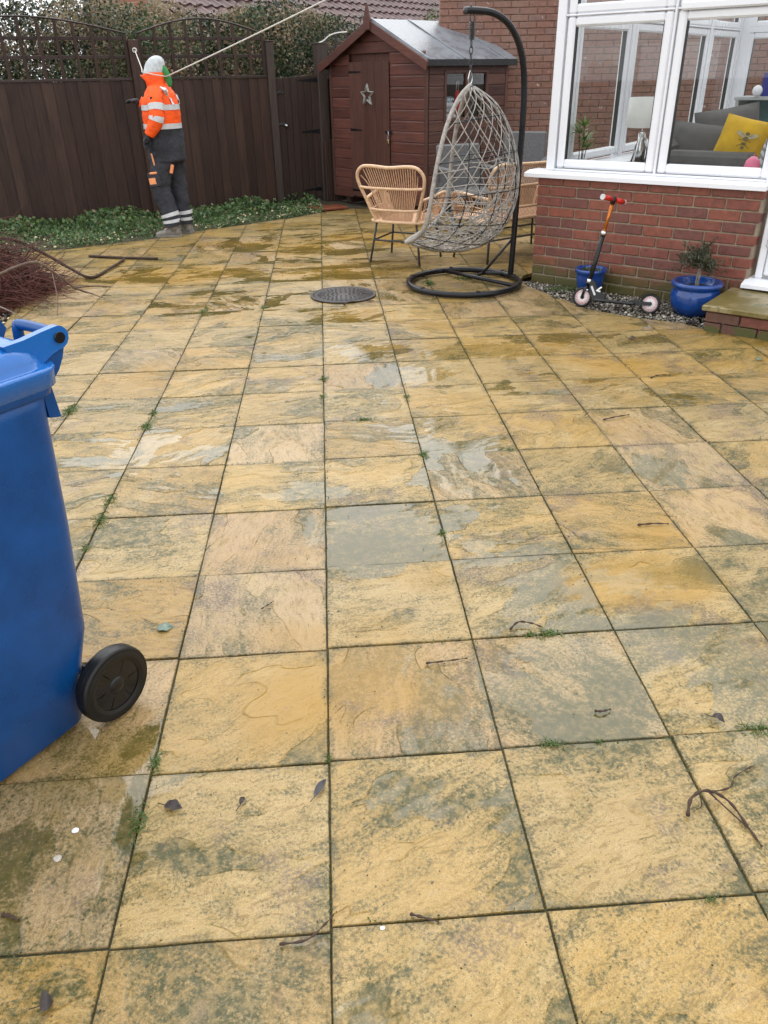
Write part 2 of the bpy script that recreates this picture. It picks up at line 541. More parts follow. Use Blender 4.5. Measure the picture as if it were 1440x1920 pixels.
def make_wood_material(name, col, col2, axis=2, rough=.55, grain=55.0, rnd=.25, pale=0.0, streak=.35):
    """painted or stained boards, grain running along the given local axis"""
    m = NT(name)
    o = m.obj(); r = m.rnd()
    off = m.comb(m.math('MULTIPLY', r, 31.0), m.math('MULTIPLY', r, 57.0), m.math('MULTIPLY', r, 11.0))
    sc = [1.0, 1.0, 1.0]; sc[axis] = .06
    v = m.vmath('MULTIPLY', m.vmath('ADD', o, off), tuple(sc))
    n = m.noise(v, grain, 4, .6, .3)
    st = m.noise(m.vmath('MULTIPLY', m.vmath('ADD', o, off), tuple(1.0 if i != axis else .22 for i in range(3))), 7, 5, .65)
    k = m.math('MULTIPLY', m.lin(n, .3, .7, .78, 1.22), m.lin(r, 0, 1, 1-rnd, 1+rnd))
    c = m.mix(m.math('MULTIPLY', m.sstep(st, .42, .70), streak*2), col, col2)
    c = m.vmath('MULTIPLY', c, m.comb(k, k, k))
    if pale:
        pm = m.sstep(m.math('ADD', m.noise(o, 3.5, 5, .7), m.math('MULTIPLY', m.math('SUBTRACT', n, .5), .5)), .66, .80)
        c = m.mix(m.math('MULTIPLY', pm, pale), c, (.24, .17, .10))
    b = m.bsdf(Base_Color=c, Roughness=m.lin(st, .3, .7, rough-.12, rough+.12), Normal=m.bump(n, .8, .0022))
    b.inputs['Specular IOR Level'].default_value = .28
    return m.m

def make_leaf_material(name, c1, c2, c3, rough=.42, trans=.25, scale=1.4, fine=40.0):
    m = NT(name)
    p = m.pos()
    n = m.noise(p, scale, 4, .65); n2 = m.noise(p, fine, 2, .6)
    c = m.mix(m.sstep(n, .38, .64), c1, c2)
    c = m.mix(m.sstep(n2, .55, .70), c, c3)
    b = m.node('ShaderNodeBsdfPrincipled', None, Base_Color=c, Roughness=rough)
    t = m.node('ShaderNodeBsdfTranslucent', None, Color=c)
    mx = m.node('ShaderNodeMixShader', None, Fac=trans)
    m.put(mx.inputs[1], b.outputs[0]); m.put(mx.inputs[2], t.outputs[0])
    m.t.links.new(mx.outputs[0], m.out.inputs[0])
    return m.m

M = {}
M['slab'] = make_slab_material()
def make_mossy_slab():
    m = NT('mossy_slab'); p = m.pos()
    a = m.noise(p, 4.5, 5, .65); g = m.noise(p, 160, 3, .6)
    c = m.mix(m.sstep(a, .42, .60), (.15, .115, .030), (.33, .26, .14))
    c = m.mix(m.sstep(m.noise(p, 9, 4, .7), .5, .68), c, (.105, .100, .020))
    k = m.lin(g, .3, .7, .7, 1.2)
    c = m.vmath('MULTIPLY', c, m.comb(k, k, k))
    m.bsdf(Base_Color=c, Roughness=m.lin(a, .3, .7, .5, .25), Normal=m.bump(m.math('ADD', g, m.math('MULTIPLY', a, 6)), .8, .0015))
    return m.m
M['mossy_slab'] = make_mossy_slab()
M['joint'] = simple('joint_grit', (.040, .040, .020), .8, .5, 30, bump=.004, bscale=120)
M['soil'] = simple('soil', (.060, .050, .030), .75, .5, 8, bump=.02, bscale=40)
M['brick'] = make_brick_material('red_brick', ((.235, .070, .042), (.190, .058, .040), (.135, .050, .042), (.27, .105, .072)), moss_top=.26, wet=.42)
M['brick_far'] = make_brick_material('weathered_brick', ((.235, .115, .080), (.205, .098, .070), (.19, .112, .090), (.28, .160, .118)), lichen=1, wet=.65)
M['brick_step'] = make_brick_material('step_brick', ((.165, .050, .034), (.14, .045, .034), (.10, .05, .035), (.09, .065, .03)), moss_top=.02, wet=.4)
M['mortar'] = simple('mortar', (.29, .235, .17), .8, .25, 25, bump=.002)
M['mortar_far'] = simple('weathered_mortar', (.27, .17, .125), .8, .25, 12, bump=.002)
M['fence'] = make_wood_material('fence_stain', (.046, .025, .018), (.026, .015, .012), rnd=.28, pale=.18)
M['fence_rail'] = make_wood_material('fence_rail_stain', (.042, .027, .023), (.027, .018, .015), axis=0, rnd=.2, pale=.2)
M['gate'] = make_wood_material('gate_stain', (.044, .027, .021), (.027, .018, .014), rnd=.2, pale=.3)
M['post_grey'] = make_wood_material('weathered_post', (.060, .044, .036), (.042, .030, .025), rnd=.12)
M['shed'] = make_wood_material('shed_boards', (.110, .044, .033), (.062, .026, .025), axis=0, rnd=.25, rough=.42, pale=.25)
M['shed_side'] = make_wood_material('shed_side_boards', (.092, .040, .029), (.054, .024, .020), axis=0, rnd=.25, rough=.42, pale=.55)
M['shed_door'] = make_wood_material('shed_door_boards', (.092, .042, .032), (.062, .028, .022), axis=2, rnd=.15, rough=.42)
M['felt'] = simple('roof_felt', (.20, .215, .235), .30, .30, 5, bump=.001, bscale=300)
M['black_metal'] = simple('black_metal', (.008, .008, .010), .30, .2, 10)
M['dark_metal'] = simple('dark_grey_metal', (.040, .040, .043), .38, .2, 10)
M['iron'] = simple('cast_iron', (.050, .045, .044), .5, .35, 30, bump=.0015, bscale=200)
M['steel'] = simple('bright_steel', (.62, .62, .62), .22, .1, 20, metal=1.0)
M['brass'] = simple('brass', (.55, .40, .20), .35, .1, 20, metal=1.0)
M['upvc'] = simple('white_upvc', (.82, .83, .86), .25, .015, 2)
M['gasket'] = simple('black_gasket', (.03, .03, .03), .5, .1)
M['glass'] = emission_free_glass('window_glass')
M['glass_in'] = emission_free_glass('inner_glass', (.93, .94, .94), 1.12)
M['shed_glass'] = emission_free_glass('shed_glass', (.88, .88, .88), 1.22)
M['rattan'] = simple('honey_rattan', (.64, .43, .265), .42, .18, 30, rnd=.05)
M['rattan_rod'] = simple('honey_rattan_rod', (.58, .37, .23), .5, .25, 60)
M['cane'] = simple('greyed_cane', (.31, .285, .255), .6, .35, 40)
M['grey_wicker'] = simple('grey_wicker', (.12, .12, .122), .6, .3, 60, bump=.003, bscale=90)
M['bin'] = simple('blue_bin_plastic', (.002, .058, .215), .33, .22, 6, bump=.0006, bscale=260)
M['bin_lid'] = simple('blue_bin_lid_plastic', (.006, .115, .40), .16, .10, 4, bump=.0012, bscale=55, spec=.9)
M['rubber'] = simple('black_rubber', (.007, .007, .007), .42, .2, 20)
M['plastic_black'] = simple('black_plastic', (.009, .009, .010), .25, .2, 20)
M['glaze'] = simple('blue_glaze', (.008, .050, .225), .14, .35, 9, coat=.6)
M['compost'] = simple('compost', (.03, .024, .014), .85, .5, 40, bump=.01, bscale=90)
M['gravel'] = simple('gravel_stone', (.22, .195, .155), .5, .7, 35, bump=.003)
M['red_grip'] = simple('red_grip', (.55, .025, .014), .4, .1, 20, bump=.001)
M['orange_tube'] = simple('orange_anodised', (.50, .16, .03), .22, .12, 12, metal=.7)
M['pink_rim'] = simple('pale_pink_plastic', (.66, .60, .60), .4, .05)
M['terracotta'] = simple('terracotta', (.20, .06, .03), .35, .3, 9, bump=.002)
M['rope'] = simple('white_rope', (.62, .60, .55), .6, .2, 60)
M['bark'] = simple('bark', (.050, .030, .020), .8, .4, 20, bump=.003)
M['bark_grey'] = simple('grey_bark', (.22, .19, .16), .7, .35, 25, bump=.003)
M['redtwig'] = simple('red_brown_twigs', (.080, .024, .017), .75, .5, 5)
M['hedge_twig'] = simple('hedge_twigs', (.085, .070, .055), .7, .5, 3)
M['hedge_leaf'] = make_leaf_material('hedge_leaves', (.050, .075, .026), (.085, .11, .040), (.14, .15, .07))
M['hedge_dark'] = make_leaf_material('hedge_dark_leaves', (.022, .036, .020), (.045, .062, .032), (.08, .09, .055))
M['ivy'] = make_leaf_material('ivy_leaves', (.030, .070, .026), (.055, .110, .040), (.12, .17, .08))
M['dryleaf'] = make_leaf_material('dry_leaves', (.21, .155, .09), (.28, .22, .13), (.36, .30, .19))
M['bushleaf'] = make_leaf_material('evergreen_leaves', (.060, .085, .026), (.10, .13, .042), (.17, .18, .075))
M['cover'] = make_leaf_material('ground_cover_leaves', (.070, .140, .045), (.115, .20, .070), (.20, .27, .12), scale=2.5)
M['petal'] = simple('pale_pebbles', (.62, .53, .34), .5, .25, 30)
M['moss'] = make_leaf_material('moss', (.045, .060, .014), (.075, .09, .02), (.10, .12, .035), scale=6)
M['grass'] = make_leaf_material('grass_blades', (.085, .14, .030), (.12, .18, .045), (.18, .21, .08), scale=6)
M['olive'] = make_leaf_material('olive_leaves', (.050, .058, .030), (.085, .090, .050), (.16, .16, .11), scale=8)
M['tile'] = simple('roof_tile', (.105, .062, .060), .55, .25, 3, rnd=.25, bump=.004, bscale=60)
M['hivis'] = simple('hi_vis_orange', (.95, .105, .010), .65, .16, 9, bump=.012, bscale=22)
M['navy'] = simple('navy_workwear', (.030, .032, .040), .8, .5, 7, bump=.012, bscale=26)
M['reflect'] = simple('reflective_tape', (.56, .57, .58), .35, .12, 18)
M['knit'] = simple('grey_knit', (.52, .55, .56), .85, .2, 30, bump=.004, bscale=160)
M['green_hood'] = simple('green_cloth', (.035, .20, .05), .7, .2, 12)
M['peach'] = simple('faded_orange_pocket', (.80, .30, .13), .7, .15, 20)
M['boot'] = simple('dusty_boot', (.20, .185, .16), .75, .3, 20, bump=.003)
M['skin'] = simple('skin', (.55, .33, .24), .5, .06, 9)
M['glove'] = simple('dark_glove', (.032, .034, .042), .7, .25, 20, bump=.003)
M['silverfoil'] = simple('shiny_blue_tape', (.55, .68, .74), .25, .4, 45, metal=.5)

# ------------------------------------------------------------------ ground and patio
mb = MB()
mb.add([(-150, -120, -.06), (150, -120, -.06), (150, 220, -.06), (-150, 220, -.06)], [(0, 1, 2, 3)])
tag(mb.build('ground', M['soil']), kind='structure')

FAR_EDGE = [(-3.9, 7.30), (-3.3, 7.50), (-2.60, 7.74), (-1.86, 8.18), (-1.39, 8.62), (-.94, 8.92), (-.47, 9.26), (0, 9.72), (.41, 9.97), (.80, 9.92), (1.36, 9.22)]
PATIO = FAR_EDGE+[(2.50, 10.05), (3.6, 10.3), (4.25, 8.50), (1.74, 5.76), (1.655, 5.58), (1.70, 5.34), (1.86, 4.93), (1.95, 4.63),
                  (2.24, 4.33), (2.50, 4.17), (2.575, 4.00), (3.95, 2.74), (3.95, -1.45), (-2.6, -1.45), (-2.36, 3.0), (-2.28, 4.6), (-2.4, 5.3), (-3.3, 5.6), (-3.9, 6.2)]

mb = MB()
mb.add([(x, y, -.0065) for x, y in PATIO], [tuple(reversed(range(len(PATIO))))])
patio = tag(mb.build('patio', M['joint']), kind='structure')

def clip_square(poly, x0, x1, y0, y1):
    def cut(pts, inside, inter):
        out = []
        for i in range(len(pts)):
            a, b = pts[i-1], pts[i]
            ia, ib = inside(a), inside(b)
            if ib:
                if not ia: out.append(inter(a, b))
                out.append(b)
            elif ia: out.append(inter(a, b))
        return out
    def ix(v): return lambda a, b: (v, a[1]+(b[1]-a[1])*(v-a[0])/(b[0]-a[0]))
    def iy(v): return lambda a, b: (a[0]+(b[0]-a[0])*(v-a[1])/(b[1]-a[1]), v)
    p = list(poly)
    for ins, it in ((lambda a: a[0] >= x0, ix(x0)), (lambda a: a[0] <= x1, ix(x1)), (lambda a: a[1] >= y0, iy(y0)), (lambda a: a[1] <= y1, iy(y1))):
        if p: p = cut(p, ins, it)
    out = []
    for a in p:
        if not out or math.dist(a, out[-1]) > .004: out.append(a)
    if len(out) > 1 and math.dist(out[0], out[-1]) < .004: out.pop()
    return out

def area(p):
    return .5*sum(p[i-1][0]*p[i][1]-p[i][0]*p[i-1][1] for i in range(len(p)))

rs = random.Random(5)
slab_no = 0
for ci in range(-8, 9):
    coff = rs.uniform(-.012, .012)
    for ri in range(-3, 24):
        cx, cy = (ci+.5)*.45, (ri+.5)*.45
        if abs(cx-.065) > (cy+1.75)*.62+1.0: continue
        j = rs.uniform(.0012, .0024); k_ = rs.uniform(.0006, .0026)
        x0, x1 = ci*.45+j, (ci+1)*.45-j
        dy0 = rs.uniform(-.0012, .0012)
        y0, y1 = ri*.45+k_+coff+dy0, (ri+1)*.45-k_+coff+dy0
        poly = clip_square(PATIO, x0, x1, y0, y1)
        if len(poly) < 3 or abs(area(poly)) < .004: continue
        if area(poly) < 0: poly.reverse()
        # split the outline so the cast edge can wander a little
        if len(poly) == 4 and abs(area(poly)-(x1-x0)*(y1-y0)) < 1e-3:
            q = []
            for i in range(4):
                a, b = poly[i], poly[(i+1) % 4]
                for k in range(5):
                    t = k/5
                    w = rs.uniform(0, .0020) if k == 0 else rs.uniform(-.0009, .0017)
                    nx, ny = (b[1]-a[1])/.44, -(b[0]-a[0])/.44
                    q.append((a[0]+(b[0]-a[0])*t+nx*w*-1, a[1]+(b[1]-a[1])*t+ny*w*-1))
            poly = q
        gx, gy = (x0+x1)/2, (y0+y1)/2
        loc = [(x-gx, y-gy) for x, y in poly]
        n = len(loc)
        ccx = sum(x for x, y in loc)/n; ccy = sum(y for x, y in loc)/n
        top = [V(x+(ccx-x)*.007, y+(ccy-y)*.007, 0) for x, y in loc]
        rim = [V(x, y, -.0025) for x, y in loc]
        bot = [V(x, y, -.030) for x, y in loc]
        mb = MB()
        mb.add(top+rim+bot, [tuple(range(n))]+[(n+i, n+(i+1) % n, (i+1) % n, i) for i in range(n)]+[(2*n+i, 2*n+(i+1) % n, n+(i+1) % n, n+i) for i in range(n)])
        o = mb.build('paving_slab', M['slab'], patio, (gx, gy, rs.uniform(-.0022, .0022)), (rs.uniform(-.0055, .0055), rs.uniform(-.0055, .0055), 0))
        slab_no += 1

# planting bed by the fence and the gravel strips
def sheet(name, pts, z, mat, kind='structure'):
    mb = MB(); mb.add([(x, y, z) for x, y in pts], [tuple(range(len(pts)))])
    return tag(mb.build(name, mat), kind=kind)

sheet('planting_bed', [(-6.5, 5.5), (-3.9, 6.2), (-3.9, 7.28)]+[(x, y-.0) for x, y in FAR_EDGE]+[(.3, 10.9), (.3, 11.4), (-6.5, 8.3)], -.022, M['soil'])

# ------------------------------------------------------------------ timber fence
FANG = RAD(25)
FD = V(math.cos(FANG), math.sin(FANG), 0)
F0 = V(-2.2, 10.0, 0)
def fpt(t, z=0, off=0): return F0+FD*t+V(FD.y, -FD.x, 0)*off+V(0, 0, z)

def board_mesh(w, h, th, slope=.006, name='board', mat=None, notch=0):
    mb = MB()
    # feather-edged: thick on one side
    pts = [(-w/2, 0), (w/2, 0), (w/2, -th), (-w/2, -th-slope)]
    mb.add([(x, y, z) for z in (0, h) for x, y in pts], [(3, 2, 1, 0), (4, 5, 6, 7), (0, 1, 5, 4), (1, 2, 6, 5), (2, 3, 7, 6), (3, 0, 4, 7)])
    return mb.mesh(name, mat)

def fence_panel(label, t0, t1, top=1.565):
    w = t1-t0
    g = tag(empty('trellis_fence', fpt(t0), FANG), label, 'fence', 'brown fence panels with trellis tops')
    n = max(2, round(w/.128))
    bw = w/n
    for i in range(n):
        me = board_mesh(bw+.012, top-.06, .008, .009, 'board', M['fence'])
        link('board', me, g, (bw*(i+.5), -.012+random.uniform(-.003, .003), .03), (0, random.uniform(-.003, .003), 0))
    for z in (.35, .95, 1.45):
        mb = MB(); mb.box((w/2, .022, z), (w, .04, .065), .004); mb.build('rail', M['fence_rail'], g)
    mb = MB(); mb.box((w/2, -.012, top-.012), (w, .055, .03), .004); mb.build('capping_rail', M['fence_rail'], g)
    # trellis
    def arch(x): return 2.015+.16*math.sin(math.pi*min(max(x/w, 0), 1))
    ns = round(w/.2)
    for i in range(1, ns):
        x = w*i/ns
        h = arch(x)-top
        mb = MB(); mb.box((0, 0, h/2), (.036, .016, h), .003)
        mb.build('trellis_slat', M['fence'], g, (x, -.018, top), (0, random.uniform(-.012, .012), 0))
    for x in (.018, w-.018):
        h = 2.02-top
        mb = MB(); mb.box((0, 0, h/2), (.036, .03, h), .003); mb.build('trellis_slat', M['fence'], g, (x, -.01, top))
    for z in (1.785, 1.975):
        mb = MB(); mb.box((w/2, 0, z), (w-.04, .016, .036), .003); mb.build('trellis_rail', M['fence_rail'], g)
    pts = [(w*k/24, -.012, arch(w*k/24)+.008) for k in range(25)]
    mb = MB(); mb.tube(pts, .011, 5, flat=1.6); mb.build('arched_top_rail', M['fence_rail'], g)
    return g

fence_panel('long brown fence panel with arched trellis, behind the brushwood heap', -2.36, -.005)
fence_panel('brown fence panel with arched trellis between the worker and the gate', .125, 1.735)

def post(label, t, h, mat, w=.10, cap=True):
    g = thing('fence_post', label, 'post', fpt(t, 0, .01), FANG, 'brown timber fence posts')
    mb = MB(); mb.box((0, 0, h/2-.01), (w, w, h+.02), .006); mb.build('shaft', mat, g)
    if cap:
        mb = MB(); mb.box((0, 0, h+.007), (w+.012, w+.012, .013), .003); mb.build('cap', M['post_grey'], g)
post('brown timber fence post in front of which the worker stands', .06, 1.96, M['fence'], .12, False)
post('thin brown gate post carrying the bolt side of the gate', 1.795, 1.94, M['post_grey'], .10)
post('thick weathered gate post beside the shed roof', 2.52, 1.915, M['post_grey'], .14)

# garden gate
gate = thing('garden_gate', 'dark brown boarded garden gate with black strap hinges beside the shed', 'gate', fpt(1.855), FANG)
gw = .60
ng = 6
for i in range(ng):
    h = 1.50+.035*((i+.5)/ng)
    me = MB(); me.box((0, 0, h/2), (gw/ng-.004, .018, h), .004)
    me.build('board', M['gate'], gate, (gw*(i+.5)/ng, -.02+random.uniform(-.0015, .0015), .03))
for z in (.3, .95, 1.42):
    mb = MB(); mb.box((gw/2, .012, z), (gw, .035, .09), .004); mb.build('ledge', M['fence_rail'], gate)
for z in (.14, .88, 1.50):
    h = empty('hinge', (0, 0, 0), 0, gate)
    mb = MB()
    L = .27
    mb.prism([(gw-.005, z-.026), (gw-.005, z+.026), (gw-L, z+.008), (gw-L-.02, z), (gw-L, z-.008)], -.033, -.029, Matrix.Rotation(0, 4, 'X') @ Matrix(((1, 0, 0, 0), (0, 0, 1, 0), (0, 1, 0, 0), (0, 0, 0, 1))))
    mb.build('strap', M['black_metal'], h)
    mb = MB(); mb.box((gw+.018, -.033, z), (.035, .008, .12), .002); mb.tube([(gw, -.036, z-.035), (gw, -.036, z+.035)], .008, 8); mb.build('knuckle_plate', M['black_metal'], h)
b = empty('bolt', (0, 0, 0), 0, gate)
mb = MB(); mb.tube([(-.04, -.045, .985), (.11, -.045, .985)], .007, 8); mb.box((.04, -.036, .985), (.10, .008, .035), .002); mb.build('bolt_bar', M['dark_metal'], b)
mb = MB(); mb.lathe([(.0, 0), (.022, .004), (.020, .018), (.0, .026)], 12, (.10, -.05, .965), Matrix.Rotation(RAD(70), 4, 'X')); mb.tube([(.08, -.045, .985), (.095, -.052, .955), (.12, -.055, .945)], .012, 8); mb.build('bolt_knob', M['steel'], b)
l = empty('latch', (0, 0, 0), 0, gate)
mb = MB(); mb.box((.03, -.036, 1.36), (.13, .008, .022), .002); mb.tube([(.0, -.05, 1.345), (.02, -.055, 1.37), (.05, -.045, 1.385)], .006, 6); mb.build('latch_plate', M['dark_metal'], l)

# low panel and slatted screen in the gap between gate and shed
g = thing('fence_infill', 'dark green-stained fence infill between the thick gate post and the shed', 'fence', fpt(2.60), FANG)
for i in range(5):
    mb = MB(); mb.box((0, 0, .74), (.105, .018, 1.48), .004); mb.build('board', M['fence'], g, (.06+.11*i, .0, .02))
mb = MB(); mb.box((.28, -.01, 1.515), (.56, .06, .025), .004); mb.build('capping_rail', M['moss'], g)
for z in (1.72, 1.87):
    mb = MB(); mb.box((.28, .10, z), (.56, .016, .034), .003); mb.build('trellis_rail', M['post_grey'], g)
for i in range(4):
    mb = MB(); mb.box((0, 0, .32), (.034, .016, .64), .003); mb.build('trellis_slat', M['post_grey'], g, (.07+.15*i, .085, 1.42))
g = thing('slatted_screen', 'dark ribbed screen standing on edge in the gap beside the shed', 'screen', (.12, 10.86, -.02), RAD(20))
mb = MB(); mb.box((.12, .012, .40), (.30, .008, .78), .002); mb.build('backing', M['fence'], g)
for i in range(9):
    mb = MB(); mb.box((0, 0, .40), (.016, .012, .79), .003); mb.build('slat', M['fence'], g, (-.02+.035*i, 0, 0))
g = thing('threshold_board', 'wet red-brown threshold board on the ground before the gate', 'board', (.02, 10.02, -.01), RAD(20))
mb = MB(); mb.box((.12, .06, .012), (.42, .30, .03), .006); mb.build('plank', M['terracotta'], g)
mb = MB(); mb.box((-.20, .26, .008), (.26, .16, .022), .006); mb.build('plank', M['terracotta'], g)

# ------------------------------------------------------------------ shed
SL, SR = V(.22, 10.80, .08), V(1.33, 9.36, .08)
SANG = math.atan2((SR-SL).y, (SR-SL).x)
SW = (SR-SL).length        # gable width
SDEP = 1.41
shed = thing('garden_shed', 'red-brown boarded garden shed with grey felt roof in the corner', 'shed', SL, SANG)
EAV, RIDGE = 1.615, 2.02   # local heights
bh = .1215
def roof_z(x): return RIDGE-abs(x-SW/2)*(RIDGE-EAV)/(SW/2)
def shiplap(name, w, mat, axis='x'):
    """one shiplap board: flat face with a scooped upper edge"""
    prof = [(0, 0), (.014, 0), (.014, bh-.022), (.010, bh-.012), (.004, bh-.003), (0, bh-.003)]
    mb = MB()
    vs = [V(-w/2, -d, z) for d, z in prof]+[V(w/2, -d, z) for d, z in prof]
    n = len(prof)
    fs = [tuple(range(n)), tuple(reversed(range(n, 2*n)))]+[(i, n+i, n+(i+1) % n, (i+1) % n) for i in range(n)]
    mb.add(vs, fs)
    return mb.mesh(name, mat)
DX0, DX1, DTOP = .40, 1.175, 1.615
for k in range(17):
    z = k*bh
    for (a, b_) in ((.03, DX0-.004), (DX1+.004, SW-.03)):
        if z+bh*.5 > roof_z((a+b_)/2): continue
        if z < DTOP-.02:
            link('front_board', shiplap('front_board', b_-a, M['shed']), shed, ((a+b_)/2, 0, z))
    if z >= DTOP-.03:
        zz = z+bh*.95
        half = (RIDGE-zz)/(RIDGE-EAV)*(SW/2)+.08
        half = min(half, SW/2-.03)
        if half > .06: link('front_board', shiplap('front_board', 2*half, M['shed']), shed, (SW/2, 0, z))
mb = MB()
mb.add([(0, .03, 0), (SW, .03, 0), (SW, .03, EAV), (SW/2, .03, RIDGE), (0, .03, EAV)], [(0, 1, 2, 3, 4)])
mb.add([(0, SDEP, 0), (SW, SDEP, 0), (SW, SDEP, EAV), (SW/2, SDEP, RIDGE), (0, SDEP, EAV)], [(4, 3, 2, 1, 0)])
mb.add([(0.01, .03, 0), (.01, SDEP, 0), (.01, SDEP, EAV), (.01, .03, EAV)], [(0, 1, 2, 3)])
mb.add([(0.01, .03, .03), (SW-.01, .03, .03), (SW-.01, SDEP, .03), (.01, SDEP, .03)], [(0, 1, 2, 3)])
mb.build('lining', M['shed_door'], shed)
for (x, y) in ((.012, -.006), (SW-.012, -.006), (SW+.004, SDEP-.01)):
    mb = MB(); mb.box((x, y, EAV/2), (.04, .04, EAV), .004); mb.build('corner_trim', M['shed_door'], shed)
# right-hand side wall with a two-light window
WY0, WY1, WZ0, WZ1 = .30, 1.02, .98, 1.47
for k in range(14):
    z = k*bh
    if z+bh > EAV+.02: break
    segs = [(.02, SDEP-.03)] if (z+bh < WZ0+.02 or z > WZ1-.02) else [(.02, WY0), (WY1, SDEP-.03)]
    for (a, b_) in segs:
        link('side_board', shiplap('side_board', b_-a, M['shed_side']), shed, (SW, (a+b_)/2, z), (0, 0, RAD(90)))
mb = MB(); mb.add([(SW-.012, .03, 0), (SW-.012, SDEP, 0), (SW-.012, SDEP, WZ0-.02), (SW-.012, .03, WZ0-.02)], [(0, 1, 2, 3)]); mb.build('lining', M['shed_door'], shed)
win = empty('window', (SW, 0, 0), 0, shed)
ym = (WY0+WY1)/2
for y in (WY0-.012, ym, WY1+.012):
    mb = MB(); mb.box((.008, y, (WZ0+WZ1)/2), (.034, .04, WZ1-WZ0+.06), .004); mb.build('frame_post', M['shed_door'], win)
for z in (WZ0-.012, WZ1+.012):
    mb = MB(); mb.box((.010, ym, z), (.034, WY1-WY0+.06, .034), .004); mb.build('frame_rail', M['shed_door'], win)
for (a, b_) in ((WY0, ym), (ym, WY1)):
    mb = MB(); mb.box((0, (a+b_)/2, (WZ0+WZ1)/2), (.004, b_-a-.03, WZ1-WZ0)); mb.build('pane', M['shed_glass'], win)
# door
door = empty('door', (0, 0, 0), 0, shed)
nd = 6
for i in range(nd):
    w = (DX1-DX0-.01)/nd
    mb = MB(); mb.box((0, 0, DTOP/2), (w-.003, .018, DTOP-.03), .003)
    mb.build('plank', M['shed_door'], door, (DX0+.005+w*(i+.5), -.022+random.uniform(-.001, .001), .01))
for z in (.10, .84, 1.50):
    mb = MB(); mb.prism([(DX0+.01, z-.014), (DX0+.24, z-.006), (DX0+.25, z), (DX0+.24, z+.006), (DX0+.01, z+.014)], -.036, -.032, Matrix(((1, 0, 0, 0), (0, 0, 1, 0), (0, 1, 0, 0), (0, 0, 0, 1)))); mb.build('hinge', M['black_metal'], door)
mb = MB(); mb.box((DX1-.01, -.035, .83), (.12, .006, .034), .002); mb.build('hasp', M['black_metal'], door)
lock = thing('padlock', 'small long-shackle padlock on the shed door hasp', 'padlock', shed.matrix_basis @ V(DX1+.0, -.055, .70), SANG)
mb = MB(); mb.box((0, 0, .022), (.034, .016, .044), .004); mb.build('lock_body', M['brass'], lock)
mb = MB(); mb.tube(spline([(-.012, 0, .04), (-.013, 0, .11), (0, 0, .14), (.013, 0, .11), (.012, 0, .04)], 5), .004, 6); mb.build('shackle', M['steel'], lock)
# roof: two felt slopes, barge boards, finial
OV, OVE = .10, .10
sl = math.hypot(SW/2, RIDGE-EAV); ca, sa = (SW/2)/sl, (RIDGE-EAV)/sl
for s in (-1, 1):
    slope = empty('roof_slope', (0, 0, 0), 0, shed)
    mb = MB()
    pts = []
    L = sl+OVE
    a0 = V(SW/2, -OV, RIDGE+.035); dn = V(s*ca, 0, -sa); nn = V(s*sa, 0, ca)
    for th in (0, -.022):
        for (u, y) in ((0, 0), (L, 0), (L, SDEP+2*OV), (0, SDEP+2*OV)):
            pts.append(a0+dn*u+V(0, y, 0)+nn*th)
    mb.add(pts, [(0, 1, 2, 3), (7, 6, 5, 4), (0, 4, 5, 1), (1, 5, 6, 2), (2, 6, 7, 3), (3, 7, 4, 0)] if s > 0 else [(3, 2, 1, 0), (4, 5, 6, 7), (1, 5, 4, 0), (2, 6, 5, 1), (3, 7, 6, 2), (0, 4, 7, 3)])
    mb.build('felt', M['felt'], slope)
    for y in (.0, .62, 1.36):
        mb = MB()
        Mx = Matrix.Translation(a0+dn*(L/2)+V(0, y+.03, 0)+nn*.006) @ Matrix.Rotation(math.atan2(sa, ca)*s, 4, 'Y')
        mb.box((0, 0, 0), (L-.01, .03, .014), .003, Mx); mb.build('batten', M['felt'], slope)
    # felt turned over the eave with its fascia strip
    e = a0+dn*(L-.02)
    mb = MB(); mb.box(e+V(s*.012, SDEP/2+OV, -.045), (.022, SDEP+2*OV-.01, .07), .004); mb.build('eave_fascia', M['black_metal'], slope)
for s in (-1, 1):
    mb = MB()
    a0 = V(SW/2, 0, RIDGE+.03); dn = V(s*ca, 0, -sa)
    L = sl+OVE+.02
    c = a0+dn*(L/2)+V(0, -OV-.014, -.055)
    Mx = Matrix.Translation(c) @ Matrix.Rotation(math.atan2(sa, ca)*s, 4, 'Y')
    mb.box((0, 0, 0), (L, .02, .095), .003, Mx)
    mb.build('barge_board', M['shed'], shed)
mb = MB()
mb.prism([(-.055, -.10), (.055, -.10), (.062, 0), (.03, .075), (.008, .15), (0, .165), (-.008, .15), (-.03, .075), (-.062, 0)], -.012, .012, Matrix.Translation(V(SW/2, -OV-.03, RIDGE+.02)) @ Matrix(((1, 0, 0, 0), (0, 0, 1, 0), (0, 1, 0, 0), (0, 0, 0, 1))))
mb.build('finial', M['shed'], shed)
for x in (.25, SW/2, SW-.25):
    mb = MB(); mb.box((x, SDEP/2, -.045), (.08, SDEP-.05, .085), .004); mb.build('bearer', M['fence'], shed)
